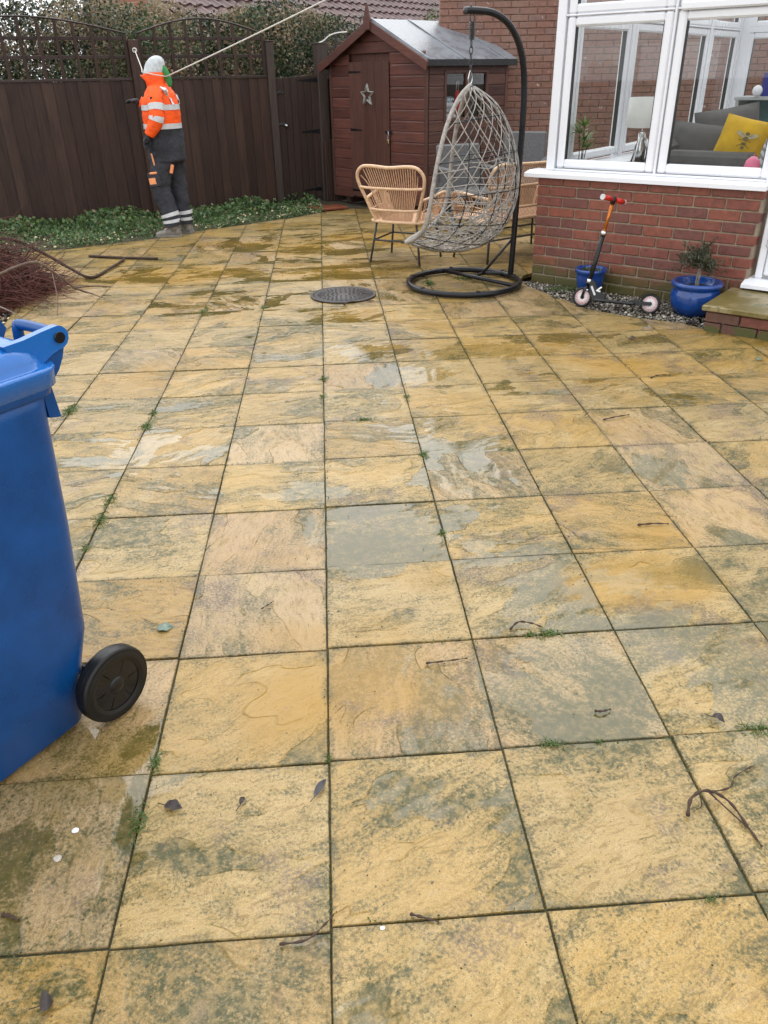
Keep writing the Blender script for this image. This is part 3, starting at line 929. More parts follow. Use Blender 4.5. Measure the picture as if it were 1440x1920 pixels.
# star on the door
def star_frame(R0, R1, w, th):
    mb = MB()
    o_, i_ = [], []
    for k in range(10):
        a = math.pi/2+k*math.pi/5
        r = R0 if k % 2 == 0 else R1
        o_.append(V(r*math.cos(a), 0, r*math.sin(a)))
        ri = (R0-w*2.3) if k % 2 == 0 else (R1-w*.75)
        i_.append(V(ri*math.cos(a), 0, ri*math.sin(a)))
    f = V(0, -th, 0)
    vs = [*o_, *i_, *[(o_[k]+i_[k])/2+f for k in range(10)]]
    fs = []
    for k in range(10):
        k2 = (k+1) % 10
        fs += [(k, 20+k, 20+k2, k2), (20+k, 10+k, 10+k2, 20+k2)]
    mb.add(vs, fs)
    return mb
star = thing('star_decoration', 'weathered grey open star hanging on the shed door', 'ornament', shed.matrix_basis @ V(.775, -.034, 1.24), SANG)
M['star'] = simple('weathered_silver', (.36, .36, .34), .45, .3, 20)
star_frame(.135, .058, .020, .03).build('star_frame', M['star'], star)

# things seen through the shed window
g = thing('folded_sheets', 'pile of white and grey folded sheets inside the shed window', 'sheets', shed.matrix_basis @ V(SW-.10, .42, .965), SANG)
for k in range(4):
    mb = MB(); mb.box((0, 0, .035+.062*k), (.16, .22-.02*k, .058), .02)
    mb.build('folded_sheet', (M['upvc'], M['knit'], M['upvc'], M['silverfoil'])[k], g, (0, random.uniform(-.02, .02), 0))
mb = MB(); mb.box((0, 0, -.03), (.22, .5, .03), .003); tag(mb.build('window_shelf', M['shed_door'], None, shed.matrix_basis @ V(SW-.14, .5, .96), (0, 0, SANG)), 'brown shelf under the things in the shed window', 'shelf')
g = thing('red_bag', 'red and pink bag hanging inside the shed window', 'bag', shed.matrix_basis @ V(SW-.06, .575, 1.08), SANG)
mb = MB(); mb.lathe([(.0, -.14), (.05, -.12), (.065, -.03), (.05, .08), (.03, .14), (.0, .16)], 10, (0, 0, .05), Matrix.Diagonal((.7, 1, 1, 1))); mb.build('pouch', M['red_grip'], g)
mb = MB(); mb.tube([(0, -.02, .19), (0, -.01, .30), (0, .02, .30), (0, .02, .19)], .006, 6); mb.build('strap', M['pink_rim'], g)

# ------------------------------------------------------------------ far brick wall behind the shed
def brick_mesh(L, H, D, b, name, mat):
    mb = MB(); mb.box((L/2, D/2, H/2), (L, D, H), b); return mb.mesh(name, mat)

FW0 = V(1.63, 10.55, 0); FWA = RAD(-3)
FWD = V(math.cos(FWA), math.sin(FWA), 0)
fw = thing('house_side_wall', 'weathered red brick house wall rising behind the shed', 'wall', FW0, FWA)
FL, FH = 5.6, 3.6
mb = MB(); mb.box((FL/2+.003, .115, FH/2-.05), (FL-.006, .20, FH+.1)); mb.build('mortar_core', M['mortar_far'], fw)
full = brick_mesh(.215, .065, .1, .004, 'brick', M['brick_far']); half = brick_mesh(.1025, .065, .1, .004, 'brick', M['brick_far'])
cnt = 0; rest = MB()
rb = random.Random(3)
for k in range(int(FH/.075)):
    z = k*.075+.005
    x = 0.0
    if k % 2: x = -.1125
    while x < FL:
        me, off, L = (full, 0, .215)
        xx = x
        if xx < 0: me, xx, L = half, 0.0, .1025
        vis = .45 < z < 2.35 and xx < 1.55
        if vis:
            link('brick', me, fw, (xx, rb.uniform(-.002, .003), z)); cnt += 1
        elif z > .1 and xx+L < FL:
            rest.box((xx+L/2, .05+rb.uniform(-.002, .003), z+.0325), (L, .1, .065), .004)
        x += .225
tag(rest.build('brickwork', M['brick_far'], fw), kind='stuff')

# ------------------------------------------------------------------ conservatory
CD = V(.737, -.676, 0).normalized(); CN = V(-CD.y*-1, 0, 0)
CN = V(CD.y, -CD.x, 0)               # towards the patio
CA = math.atan2(CD.y, CD.x)
C0 = V(1.70, 5.57, 0)
cons = thing('conservatory', 'white framed conservatory on a low red brick wall', 'conservatory', C0, CA)
# local: x along the front wall, y into the room (= -CN), z up
ROOM = 4.15; FX0, FX1, DOOR1 = .065, 1.765, 2.68
def bk(me, x, y, z, rz=0): return link('brick', me, cons, (x, y, z), (0, 0, rz))
bfull = brick_mesh(.215, .065, .1, .005, 'brick', M['brick']); bhalf = brick_mesh(.1025, .065, .1, .005, 'brick', M['brick'])
mb = MB()
mb.box(((FX0+FX1)/2+.003, .105, .40), (FX1-FX0-.012, .19, .84))
mb.box((FX0+.105, ROOM/2+.1, .40), (.19, ROOM-.2, .83))
mb.box(((FX0+3.4)/2, ROOM-.1, .40), (3.4-FX0-.02, .18, .83))
mb.build('mortar_core', M['mortar'], cons)
for k in range(11):
    z = k*.0755+.004
    x = FX0 if k % 2 == 0 else FX0-.1125
    while x < FX1-.01:
        me, xx, L = bfull, x, .215
        if xx < FX0: me, xx, L = bhalf, FX0, .1025
        if xx+L > FX1:
            if FX1-xx < .05: break
            me = brick_mesh(FX1-xx, .065, .1, .005, 'brick', M['brick'])
        bk(me, xx, rb.uniform(-.003, .003), z)
        x += .225
    # first few bricks of the side return
    yy = .11 if k % 2 == 0 else 0.0025
    for j in range(3):
        bk(bfull, FX0-rb.uniform(-.002, .002), .225*(j+1)+(.0 if k % 2 else .1125), z, RAD(-90))
mb = MB(); mb.box((FX0+.004, ROOM/2+.4, .40), (.012, ROOM-.8, .83)); mb.build('side_brickwork', M['brick'], cons)
# outside sill
mb = MB()
mb.prism([(-.055, .818), (-.055, .846), (.02, .862), (.17, .862), (.17, .832), (-.04, .818)], -.035, FX1+.01, Matrix(((0, 0, 1, 0), (1, 0, 0, 0), (0, 1, 0, 0), (0, 0, 0, 1))))
mb.build('sill', M['upvc'], cons)

def bar(parent, a, b, w, d, name='frame_bar', ch=.010, mat=None, side='y'):
    """a straight bar from a to b: w across the wall plane, d through it"""
    a, b = Vector(a), Vector(b)
    L = (b-a).length; c = (a+b)/2
    z = (b-a).normalized()
    y = V(0, 1, 0) if side == 'y' else V(1, 0, 0)
    x = y.cross(z).normalized()
    Mx = Matrix((x, y, z)).transposed().to_4x4()
    mb = MB(); mb.box(c, (w, d, L), ch, Mx)
    return mb.build(name, mat or M['upvc'], parent)

def window_light(parent, x0, x1, z0, z1, yc, sash=True, side='y', fixed=0.0, glass=None):
    """frame ring with bevelled sash and pane; opening x0..x1, z0..z1 is the visible glass"""
    def P(x, z, y=0.0): return V(x, yc+y, z) if side == 'y' else V(fixed+y, x, z)
    wdw = empty('window', (0, 0, 0), 0, parent)
    sw = .062
    for (a, b_) in ((P(x0-sw/2, z0-sw), P(x0-sw/2, z1+sw)), (P(x1+sw/2, z0-sw), P(x1+sw/2, z1+sw))):
        bar(wdw, a, b_, sw-.002, .066, 'sash_stile', .012, None, side)
    for (a, b_) in ((P(x0-.001, z0-sw/2), P(x1+.001, z0-sw/2)), (P(x0-.001, z1+sw/2), P(x1+.001, z1+sw/2))):
        bar(wdw, a, b_, sw-.002, .064, 'sash_rail', .012, None, side)
    # gasket
    for (a, b_) in ((P(x0+.002, z0), P(x0+.002, z1)), (P(x1-.002, z0), P(x1-.002, z1))):
        bar(wdw, a, b_, .008, .034, 'gasket', .001, M['gasket'], side)
    mb = MB()
    gl = [P(x0-.004, z0-.004), P(x1+.004, z0-.004), P(x1+.004, z1+.004), P(x0-.004, z1+.004)]
    mb.add(gl, [(0, 1, 2, 3)])
    mb.build('pane', glass or M['glass'], wdw)
    return wdw

YF = .085                # frame plane depth
front = empty('front_frame', (0, 0, 0), 0, cons)
TOPZ = 2.36
bar(front, (.130, YF, .862), (.130, YF, TOPZ), .068, .074, 'corner_post', .006)
bar(front, (.965, YF, .862), (.965, YF, TOPZ), .016, .076, 'mullion', .004)
bar(front, (1.765, YF, .862), (1.765, YF, TOPZ), .05, .076, 'mullion', .004)
bar(front, (.166, YF, .870), (1.738, YF, .870), .014, .072, 'bottom_rail', .003)
bar(front, (.166, YF, 1.884), (.955, YF, 1.884), .012, .073, 'transom', .003)
bar(front, (.975, YF, 1.884), (1.738, YF, 1.884), .012, .073, 'transom', .003)
bar(front, (.10, YF, TOPZ+.045), (DOOR1+.05, YF, TOPZ+.045), .09, .09, 'eaves_beam', .01)
window_light(cons, .240, .890, .945, 1.812, YF)
window_light(cons, 1.042, 1.695, .945, 1.812, YF)
window_light(cons, .240, .890, 1.952, 2.30, YF)
window_light(cons, 1.042, 1.695, 1.952, 2.30, YF)
# raised handle-side edge of the opening fanlight
bar(front, (1.0, YF-.045, 1.895), (1.72, YF-.045, 1.895), .05, .03, 'fanlight_edge', .010)
# door at the end of the front
dr = empty('door', (0, 0, 0), 0, cons)
bar(dr, (1.815, YF+.004, .24), (1.815, YF+.004, TOPZ), .048, .072, 'door_frame', .006)
bar(dr, (DOOR1, YF+.004, .24), (DOOR1, YF+.004, TOPZ), .07, .072, 'door_frame', .006)
bar(dr, (1.905, YF-.006, .262), (1.905, YF-.006, 2.28), .12, .070, 'door_stile', .012)
bar(dr, (DOOR1-.10, YF-.006, .262), (DOOR1-.10, YF-.006, 2.28), .12, .070, 'door_stile', .012)
for z, w in ((.33, .13), (1.08, .12), (2.22, .12)):
    bar(dr, (1.966, YF-.006, z), (DOOR1-.161, YF-.006, z), w, .068, 'door_rail', .012)
mb = MB(); mb.box(((1.966+DOOR1-.161)/2, YF, .70), (DOOR1-2.127+.02, .03, .66), .004); mb.build('door_panel', M['upvc'], dr)
mb = MB(); mb.add([(1.96, YF, 1.13), (DOOR1-.155, YF, 1.13), (DOOR1-.155, YF, 2.17), (1.96, YF, 2.17)], [(0, 1, 2, 3)]); mb.build('pane', M['glass'], dr)
for z in (.52, 2.0):
    h = empty('hinge', (1.842, YF-.05, z), 0, dr)
    mb = MB(); mb.tube([(0, 0, -.055), (0, 0, .055)], .010, 10); mb.build('hinge_barrel', M['upvc'], h)
    mb = MB()
    for zz in (-.058, -.02, .02, .058): mb.tube([(0, 0, zz-.004), (0, 0, zz+.004)], .0115, 10)
    mb.build('hinge_collar', M['steel'], h)
mb = MB()
mb.prism([(-.075, .190), (-.075, .214), (.03, .240), (.15, .240), (.15, .205), (-.06, .190)], 1.745, DOOR1+.05, Matrix(((0, 0, 1, 0), (1, 0, 0, 0), (0, 1, 0, 0), (0, 0, 0, 1))))
mb.build('door_sill', M['upvc'], cons)
mb = MB(); mb.box(((FX1+DOOR1)/2+.01, .11, .09), (DOOR1-FX1, .20, .19), .004); mb.build('door_base', M['brick_step'], cons)

# side and back window walls seen through the front glass
XS = FX0+.10
side = empty('side_frame', (0, 0, 0), 0, cons)
mul = [.20, 1.215, 2.16, 3.10, 4.02]
for y in mul: bar(side, (XS, y, .86), (XS, y, TOPZ), .06, .074, 'mullion', .004, None, 'x')
bar(side, (XS, .17, .872), (XS, 4.05, .872), .02, .10, 'bottom_rail', .003, None, 'x')
bar(side, (XS, .17, 1.885), (XS, 4.05, 1.885), .012, .073, 'transom', .003, None, 'x')
bar(side, (XS, .05, TOPZ+.045), (XS, 4.1, TOPZ+.045), .09, .10, 'eaves_beam', .01, None, 'x')
for i in range(4):
    a, b_ = mul[i]+.105, mul[i+1]-.105
    window_light(cons, a, b_, .965, 1.812, 0, True, 'x', XS, M['glass_in'])
    window_light(cons, a, b_, 1.952, 2.30, 0, True, 'x', XS, M['glass_in'])
YB = ROOM-.06
back = empty('back_frame', (0, 0, 0), 0, cons)
mub = [.22, 1.36, 2.44, 3.4]
for x in mub: bar(back, (x, YB, .86), (x, YB, TOPZ), .06 if x > .3 else .13, .074, 'mullion', .004)
bar(back, (.2, YB, .872), (3.4, YB, .872), .02, .10, 'bottom_rail', .003)
bar(back, (.2, YB, 1.885), (3.4, YB, 1.885), .05, .073, 'transom', .003)
bar(back, (.2, YB, TOPZ+.045), (3.45, YB, TOPZ+.045), .09, .10, 'eaves_beam', .01)
for i in range(3):
    a, b_ = mub[i]+.11, mub[i+1]-.11
    window_light(cons, a, b_, .965, 1.80, YB, glass=M['glass_in'])
    window_light(cons, a, b_, 1.965, 2.30, YB, glass=M['glass_in'])
# inner window board, floor, right-hand house wall and polycarbonate roof
mb = MB(); mb.box((FX0+.28, ROOM/2, .872), (.22, ROOM-.4, .022), .004); mb.build('window_board', M['upvc'], cons)
mb = MB(); mb.box((FX0+.95, .25, .872), (1.45, .16, .022), .004); mb.build('window_board', M['upvc'], cons)
M['floor_in'] = simple('floor_tiles', (.34, .30, .26), .4, .1)
M['plaster'] = simple('grey_plaster', (.50, .49, .46), .8, .05)
mb = MB(); mb.box((1.75, ROOM/2+.05, .19), (3.15, ROOM-.25, .02)); mb.build('floor', M['floor_in'], cons)
mb = MB(); mb.box((3.45, ROOM/2, 1.4), (.10, ROOM, 2.8)); mb.build('inner_wall', M['brick_far'], cons)
m = NT('polycarbonate')
tr = m.node('ShaderNodeBsdfTransparent', None, Color=(.9, .9, .9, 1)); tl = m.node('ShaderNodeBsdfTranslucent', None, Color=(.75, .76, .77, 1))
mx = m.node('ShaderNodeMixShader', None, Fac=.35); m.put(mx.inputs[1], tr.outputs[0]); m.put(mx.inputs[2], tl.outputs[0]); m.t.links.new(mx.outputs[0], m.out.inputs[0])
M['poly'] = m.m
roof = empty('roof', (0, 0, 0), 0, cons)
for i in range(5):
    x0, x1 = -.02+i*.70, -.02+(i+1)*.70
    z0, z1 = 2.45+x0*.26, 2.45+x1*.26
    mb = MB(); mb.add([(x0, -.10, z0), (x1, -.10, z1), (x1, ROOM+.1, z1), (x0, ROOM+.1, z0)], [(0, 1, 2, 3)]); mb.build('roof_panel', M['poly'], roof)
    bar(roof, (x1, -.10, z1+.015), (x1, ROOM+.1, z1+.015), .05, .04, 'glazing_bar', .004, None, 'x') if False else None
    mb = MB(); mb.box((x1, ROOM/2, z1+.02), (.05, ROOM+.2, .036), .004); mb.build('glazing_bar', M['upvc'], roof)

# brick step with a paving slab on top, below the door
stp = thing('door_step', 'low brick step topped with a mossy yellow slab below the white door', 'step', C0+CD*1.70+CN*.60, CA)
sb = brick_mesh(.215, .065, .1, .004, 'brick', M['brick_step']); sh_ = brick_mesh(.1025, .065, .1, .004, 'brick', M['brick_step'])
mb = MB(); mb.box((.55, .31, .065), (1.06, .56, .13)); mb.build('mortar_core', M['mortar'], stp)
for k in range(2):
    x = -.003 if k else -.1125+.003
    while x < 1.05:
        me, xx = (sb, x) if x >= -.01 else (sh_, 0.0)
        link('brick', me, stp, (xx, rb.uniform(0, .004), k*.071-.006))
        x += .225
    for j in range(2):
        link('brick', sb, stp, (0, .2+.225*(j+1)-(.1 if k else 0), k*.071-.006), (0, 0, RAD(-90)))
for i in range(2):
    mb = MB(); mb.box((0, 0, 0), (.53, .60, .036), .006)
    mb.build('slab', M['mossy_slab'], stp, (.235+.54*i, .275, .157))

# ------------------------------------------------------------------ neighbouring bungalows
def pantile_mesh(w=.30, h=.36):
    mb = MB(); n = 7; top = []; 
    for j in range(n):
        t = j/(n-1)
        zz = .030*math.sin(t*2*math.pi)*(1 if t < .5 else .55)
        top.append((t*w, zz))
    vs = []
    for (y, dz) in ((0.0, .030), (h, 0.0)):
        for (x, z) in top: vs.append((x, y, z+dz))
    for (x, z) in top: vs.append((x, 0, z+.004))
    fs = [(j, j+1, n+j+1, n+j) for j in range(n-1)]+[(2*n+j, 2*n+j+1, j+1, j) for j in range(n-1)]
    mb.add(vs, fs)
    return mb.mesh('roof_tile', M['tile'])
TILE = pantile_mesh()
M['gable_brick'] = None
def far_brick():
    m = NT('far_gable_brick')
    o = m.obj()
    bt = m.node('ShaderNodeTexBrick', None, Vector=m.node('ShaderNodeVectorRotate', {'rotation_type': 'X_AXIS'}, Vector=o, Angle=RAD(-90)).outputs[0], Color1=(.36, .15, .085, 1), Color2=(.29, .115, .07, 1), Mortar=(.36, .24, .17, 1), Scale=1.0)
    bt.inputs['Brick Width'].default_value = .225; bt.inputs['Row Height'].default_value = .075; bt.inputs['Mortar Size'].default_value = .008
    m.bsdf(Base_Color=bt.outputs[0], Roughness=.8)
    return m.m
M['gable_brick'] = far_brick()

def bungalow(label, corner, ang, length, run, pitch, tiles_u, tiles_v, individually, eave_u0=0):
    g = thing('bungalow', label, 'house', corner, ang)
    e = corner[2]
    rise = run*math.tan(pitch)
    # local: x along the eave, y up the slope (horizontally), z relative to the eave
    mb = MB()
    mb.add([(.05, .25, -e), (.05, 2*run-.25, -e), (.05, 2*run-.25, -.02), (.05, run, rise-.12), (.05, .25, -.02)], [(4, 3, 2, 1, 0)])
    mb.build('gable_wall', M['gable_brick'], g, None, None)
    mb = MB(); mb.add([(.05, .25, -e), (length, .25, -e), (length, .25, 0), (.05, .25, 0)], [(0, 1, 2, 3)]); mb.build('front_wall', M['gable_brick'], g)
    rf = empty('roof', (0, 0, 0), 0, g)
    mb = MB(); sl = run/math.cos(pitch)
    mb.add([(0, 0, -.01), (length, 0, -.01), (length, run, rise-.01), (0, run, rise-.01), (length, 2*run, -.01), (0, 2*run, -.01)], [(0, 1, 2, 3), (3, 2, 4, 5)])
    mb.build('underlay', M['tile'], rf)
    mb = MB(); mb.box((-.03, run/2, rise/2-.06), (.05, sl, .14), .0, Matrix.Rotation(pitch, 4, 'X')); mb.build('verge_board', M['mortar_far'], rf)
    mb = MB(); mb.tube([(0, run, rise+.02), (length, run, rise+.02)], .11, 8); mb.build('ridge', M['tile'], rf)
    rest = MB()
    for v in range(int(sl/.31)):
        for u in range(int(length/.30)):
            y = v*.31
            p = V(u*.30, y*math.cos(pitch)-.03, y*math.sin(pitch)+.02)
            if v < tiles_v and tiles_u[0] <= u < tiles_u[1]:
                if individually: link('tile', TILE, rf, p, (pitch-.05, 0, 0))
            else:
                R = Matrix.Rotation(pitch-.05, 4, 'X')
                rest.add([p+R @ Vector(w.co) for w in TILE.vertices], [tuple(f.vertices) for f in TILE.polygons])
    tag(rest.build('tiling', M['tile'], rf), kind='stuff')
    return g
bungalow('bungalow with brown tiled roof and brick gable beyond the hedge', (-2.50, 17.0, 2.46), RAD(52), 15.0, 1.75, RAD(35), (0, 50), 6, True)
h2 = bungalow('farther brown tiled roof seen right above the shed ridge', (2.0, 27.6, 2.65), RAD(30), 9.0, 4.0, RAD(33), (0, 0), 0, False)
g = thing('chimney', 'tan brick chimney with white flue between the two tiled roofs', 'chimney', (2.0, 27.0, 0), RAD(30))
mb = MB(); mb.box((0, 0, 2.1), (.6, .6, 4.2), .02); mb.build('stack', M['gable_brick'], g)
mb = MB(); mb.tube([(.45, -.4, 2.6), (.45, -.4, 3.7)], .07, 8); mb.lathe([(.0, 0), (.28, .05), (.30, .07)], 14, (.55, -.5, 3.0), Matrix.Rotation(RAD(60), 4, 'X')); mb.build('flue', M['upvc'], g)

# ------------------------------------------------------------------ hedge behind the fence
def scatter_hedge(label, name, t0, t1, o0, o1, zt, nleaf, ntwig, mats, seed, lsize, zlow=.2, thin=0.0):
    rng = np.random.default_rng(seed)
    g = thing(name, label, 'hedge', fpt((t0+t1)/2, 0, (o0+o1)/2), FANG)
    W = t1-t0
    # bare stems and twigs
    n = ntwig
    base = np.stack([rng.uniform(-W/2, W/2, n), rng.uniform(-abs(o1-o0)/2, abs(o1-o0)/2, n), rng.uniform(0, .9, n)], 1)
    m = 6
    d = rng.normal(size=(n, 3))*np.array([.8, .5, .5]); d[:, 2] += .75
    L = rng.uniform(.35, 1.35, n)
    P = np.zeros((n, m, 3)); P[:, 0] = base
    dd = unit(d)
    for k in range(1, m):
        dd = unit(dd+rng.normal(size=(n, 3))*.28)
        P[:, k] = P[:, k-1]+dd*(L/(m-1))[:, None]
    top = zt(P[..., 0]/W+.5)
    P[..., 2] = np.minimum(P[..., 2], top+rng.uniform(-.10, .14, (n, 1)))
    P[..., 1] = np.maximum(P[..., 1], -abs(o1-o0)/2-.12)
    R = np.linspace(1, .35, m)[None]*rng.uniform(.003, .0085, (n, 1))
    v, f = stick_arrays(P, R, 3)
    tag(link('twigs', np_mesh('twigs', v, f, M['hedge_twig']), g), kind='stuff')
    # leaves in clumps round the twigs
    k = 420
    cl = np.stack([rng.uniform(-W/2, W/2, k), rng.uniform(-abs(o1-o0)/2, abs(o1-o0)/2, k), rng.uniform(zlow, 1, k)], 1)
    ztop = zt(cl[:, 0]/W+.5)
    cl[:, 2] = zlow+(ztop-zlow)*rng.uniform(0, 1, k)**.75
    wt_ = rng.uniform(.15, 1.6, k)**2; 
    pick = rng.choice(k, nleaf, p=wt_/wt_.sum())
    c = cl[pick]+rng.normal(size=(nleaf, 3))*np.array([.14, .10, .12])
    c[:, 1] = np.maximum(c[:, 1], -abs(o1-o0)/2-.12)
    c[:, 2] = np.minimum(c[:, 2], zt(c[:, 0]/W+.5)+rng.exponential(.05, nleaf))
    s = rng.uniform(.6, 1.3, nleaf)*lsize
    v, f = leaf_arrays(c, s, rng, .6)
    mi = (pick % len(mats))
    mi = np.where(rng.uniform(size=nleaf) < .12, len(mats)-1, mi)
    mi = np.concatenate([mi, mi])
    tag(link('foliage', np_mesh('foliage', v, f, mats, False, mi), g), kind='stuff')
    return g
scatter_hedge('tangled dark hedge with bare twigs behind the left trellis', 'hedge', -3.4, .35, -.35, -2.3,
              lambda u: 2.42+.10*np.sin(u*9)-.10*u, 85000, 5200, [M['hedge_dark'], M['hedge_leaf'], M['hedge_dark'], M['dryleaf']], 21, .045)
scatter_hedge('leafy green ivy hedge behind the gate and middle trellis', 'hedge', .30, 3.55, -.45, -2.2,
              lambda u: 2.28+.09*np.sin(u*11+1)+.05*u, 62000, 3800, [M['ivy'], M['hedge_leaf'], M['hedge_dark'], M['dryleaf']], 22, .048)
def bush(label, loc, rad, n, seed, mats, lsize):
    rng = np.random.default_rng(seed)
    g = thing('bush', label, 'bush', loc)
    k = 90
    cl = unit(rng.normal(size=(k, 3)))*rng.uniform(.35, 1, (k, 1))*np.array(rad)
    pick = rng.integers(0, k, n)
    c = cl[pick]+rng.normal(size=(n, 3))*.09
    c[:, 2] += rad[2]
    v, f = leaf_arrays(c, rng.uniform(.6, 1.3, n)*lsize, rng, .5)
    mi = np.concatenate([pick % len(mats)]*2)
    tag(link('foliage', np_mesh('foliage', v, f, mats, False, mi), g), kind='stuff')
    m = 5; ns = 70
    P = np.zeros((ns, m, 3)); tgt = cl[rng.integers(0, k, ns)]+np.array([0, 0, rad[2]])
    for j in range(m): P[:, j] = tgt*(j/(m-1))+rng.normal(size=(ns, 3))*.03*j
    v, f = stick_arrays(P, np.linspace(.018, .003, m)[None]*np.ones((ns, 1)), 4)
    link('stems', np_mesh('stems', v, f, M['hedge_twig']), g)
bush('rounded evergreen bush between the shed ridge and the brick wall', (1.55, 13.6, 0), (1.0, .7, 1.22), 9000, 31, [M['bushleaf'], M['hedge_leaf'], M['bushleaf']], .06)
bush('dark conifer rising at the far end of the fence', (-5.6, 10.6, 0), (1.0, .9, 1.75), 9000, 32, [M['hedge_dark'], M['ivy']], .07)

# ------------------------------------------------------------------ ground cover along the fence
rng = np.random.default_rng(41)
poly = np.array([(-6.0, 6.4), (-4.2, 6.95), (-3.3, 7.50), (-2.60, 7.74), (-1.86, 8.18), (-1.39, 8.62), (-.94, 8.92), (-.47, 9.26), (0, 9.72), (.05, 10.0), (-.1, 10.9), (-2.2, 9.93), (-4.2, 9.0), (-6.0, 8.2)])
def inside(pt, pg):
    x, y = pt[:, 0], pt[:, 1]; c = np.zeros(len(pt), bool); j = len(pg)-1
    for i in range(len(pg)):
        xi, yi = pg[i]; xj, yj = pg[j]
        hit = ((yi > y) != (yj > y)) & (x < (xj-xi)*(y-yi)/(yj-yi+1e-12)+xi)
        c ^= hit; j = i
    return c
pt = np.stack([rng.uniform(-6, .1, 80000), rng.uniform(6.4, 10.9, 80000)], 1)
pt = pt[inside(pt, poly)]
ph = np.sin(pt[:, 0]*5.1+np.sin(pt[:, 1]*3.7))*np.sin(pt[:, 1]*4.3+1.2)
keep = rng.uniform(size=len(pt)) < np.clip(.52+.55*ph, .20, 1)
pt = pt[keep]; ph = ph[keep]
# distance from the patio edge: low creepers at the edge, taller against the fence
edge_y = np.interp(pt[:, 0], [p[0] for p in FAR_EDGE[:9]], [p[1] for p in FAR_EDGE[:9]])
dist = np.clip((pt[:, 1]-edge_y)/1.6, 0, 1)
h = rng.uniform(0, 1, len(pt))**1.4*(.035+.085*np.clip(ph+.5, 0, 1)*(.35+dist))
c = np.stack([pt[:, 0], pt[:, 1], h], 1)
v, f = leaf_arrays(c, rng.uniform(.016, .060, len(c))*(.7+.5*dist), rng, .75)
o = link('ground_cover', np_mesh('ground_cover', v, f, [M['cover'], M['grass'], M['ivy'], M['dryleaf']], False, np.concatenate([rng.choice(4, len(c), p=[.58, .18, .17, .07])]*2)))
tag(o, 'low green creeping plants growing along the foot of the fence', 'plants', kind='stuff')

def pebbles(name, label, pts, zs, sizes, mat, rng, cat='gravel'):
    """small faceted stones (octahedra) joined into one heap"""
    n = len(pts)
    base = np.array([[1, 0, 0], [-1, 0, 0], [0, 1, 0], [0, -1, 0], [0, 0, .7], [0, 0, -.7]])
    v = base[None]*sizes[:, None, None]*rng.uniform(.55, 1.25, (n, 6, 3))
    a = rng.uniform(0, 6.28, n); ca_, sa_ = np.cos(a)[:, None], np.sin(a)[:, None]
    x, y = v[..., 0]*ca_-v[..., 1]*sa_, v[..., 0]*sa_+v[..., 1]*ca_
    v = np.stack([x+pts[:, :1], y+pts[:, 1:2], v[..., 2]+zs[:, None]], -1).reshape(-1, 3)
    tri = np.array([[0, 2, 4], [2, 1, 4], [1, 3, 4], [3, 0, 4], [2, 0, 5], [1, 2, 5], [3, 1, 5], [0, 3, 5]])
    f = (np.arange(n)[:, None, None]*6+tri[None]).reshape(-1, 3)
    mats = mat if isinstance(mat, list) else [mat]
    mi = np.repeat(rng.integers(0, len(mats), n), 8)
    return tag(link(name, np_mesh(name, v, f, mats, True, mi)), label, cat, kind='stuff')
M['gravel_pale'] = simple('pale_gravel', (.42, .38, .32), .45, .3, 20)
M['gravel_dark'] = simple('dark_gravel', (.13, .115, .095), .5, .4, 20)
k = rng.integers(0, len(pt), 1300)
pp = pt[k]; ee = edge_y[k]
sel = (pp[:, 1]-ee) < .75
pp = pp[sel]
pebbles('loose_pebbles', 'pale pebbles scattered among the creepers at the patio edge', pp, rng.uniform(.0, .05, len(pp)), rng.uniform(.008, .022, len(pp)), [M['petal'], M['gravel'], M['petal']], rng)
# gravel strip by the brick wall
strip = np.array([(1.655, 5.56), (1.70, 5.34), (1.86, 4.93), (1.95, 4.63), (2.24, 4.33), (2.50, 4.17), (2.575, 4.00), (2.98, 4.42), (1.76, 5.54)])
pt2 = np.stack([rng.uniform(1.6, 3.0, 6000), rng.uniform(3.9, 5.6, 6000)], 1); pt2 = pt2[inside(pt2, strip)]
pebbles('gravel_strip', 'grey and white gravel strip along the foot of the brick wall', pt2, rng.uniform(-.018, .008, len(pt2)), rng.uniform(.008, .018, len(pt2)), [M['gravel'], M['gravel_dark'], M['gravel_dark'], M['gravel'], M['gravel_pale']], rng)
strip3 = np.array([(-2.36, 3.0), (-2.28, 4.6), (-2.4, 5.3), (-3.3, 5.6), (-4.4, 5.2), (-4.4, 3.0)])
pt3 = np.stack([rng.uniform(-4.4, -2.2, 4500), rng.uniform(3.0, 5.6, 4500)], 1); pt3 = pt3[inside(pt3, strip3)]
pebbles('gravel_border', 'dull gravel border at the edge of the patio by the brushwood', pt3, rng.uniform(-.045, -.01, len(pt3)), rng.uniform(.009, .020, len(pt3)), [M['gravel'], M['gravel_dark'], M['petal']], rng)

# ------------------------------------------------------------------ wheelie bin
BA = RAD(-36)
BIN = thing('wheelie_bin', 'blue wheelie bin with black wheel standing at the patio edge', 'bin', (-.965, .605, 0), BA)
def rrect(hx, y0, y1, r, z, n=6):
    """rounded rectangle ring, |x|<hx, y0..y1"""
    pts = []
    for (cx, cy, a0) in ((hx-r, y1-r, 0), (-hx+r, y1-r, 90), (-hx+r, y0+r, 180), (hx-r, y0+r, 270)):
        for k in range(n+1):
            a = RAD(a0+90*k/n)
            pts.append(V(cx+r*math.cos(a), cy+r*math.sin(a), z))
    return pts
mb = MB()
rings = []
for z, hx, y0, y1, r in [(.012, .215, -.222, .212, .05), (.022, .225, -.235, .225, .05), (.20, .243, -.25, .258, .055), (.30, .262, -.26, .280, .06), (.60, .270, -.285, .303, .065), (.90, .272, -.30, .318, .065), (.94, .272, -.30, .320, .06)]:
    rings.append(rrect(hx, y0, y1, r, z))
mb.loft(rings)
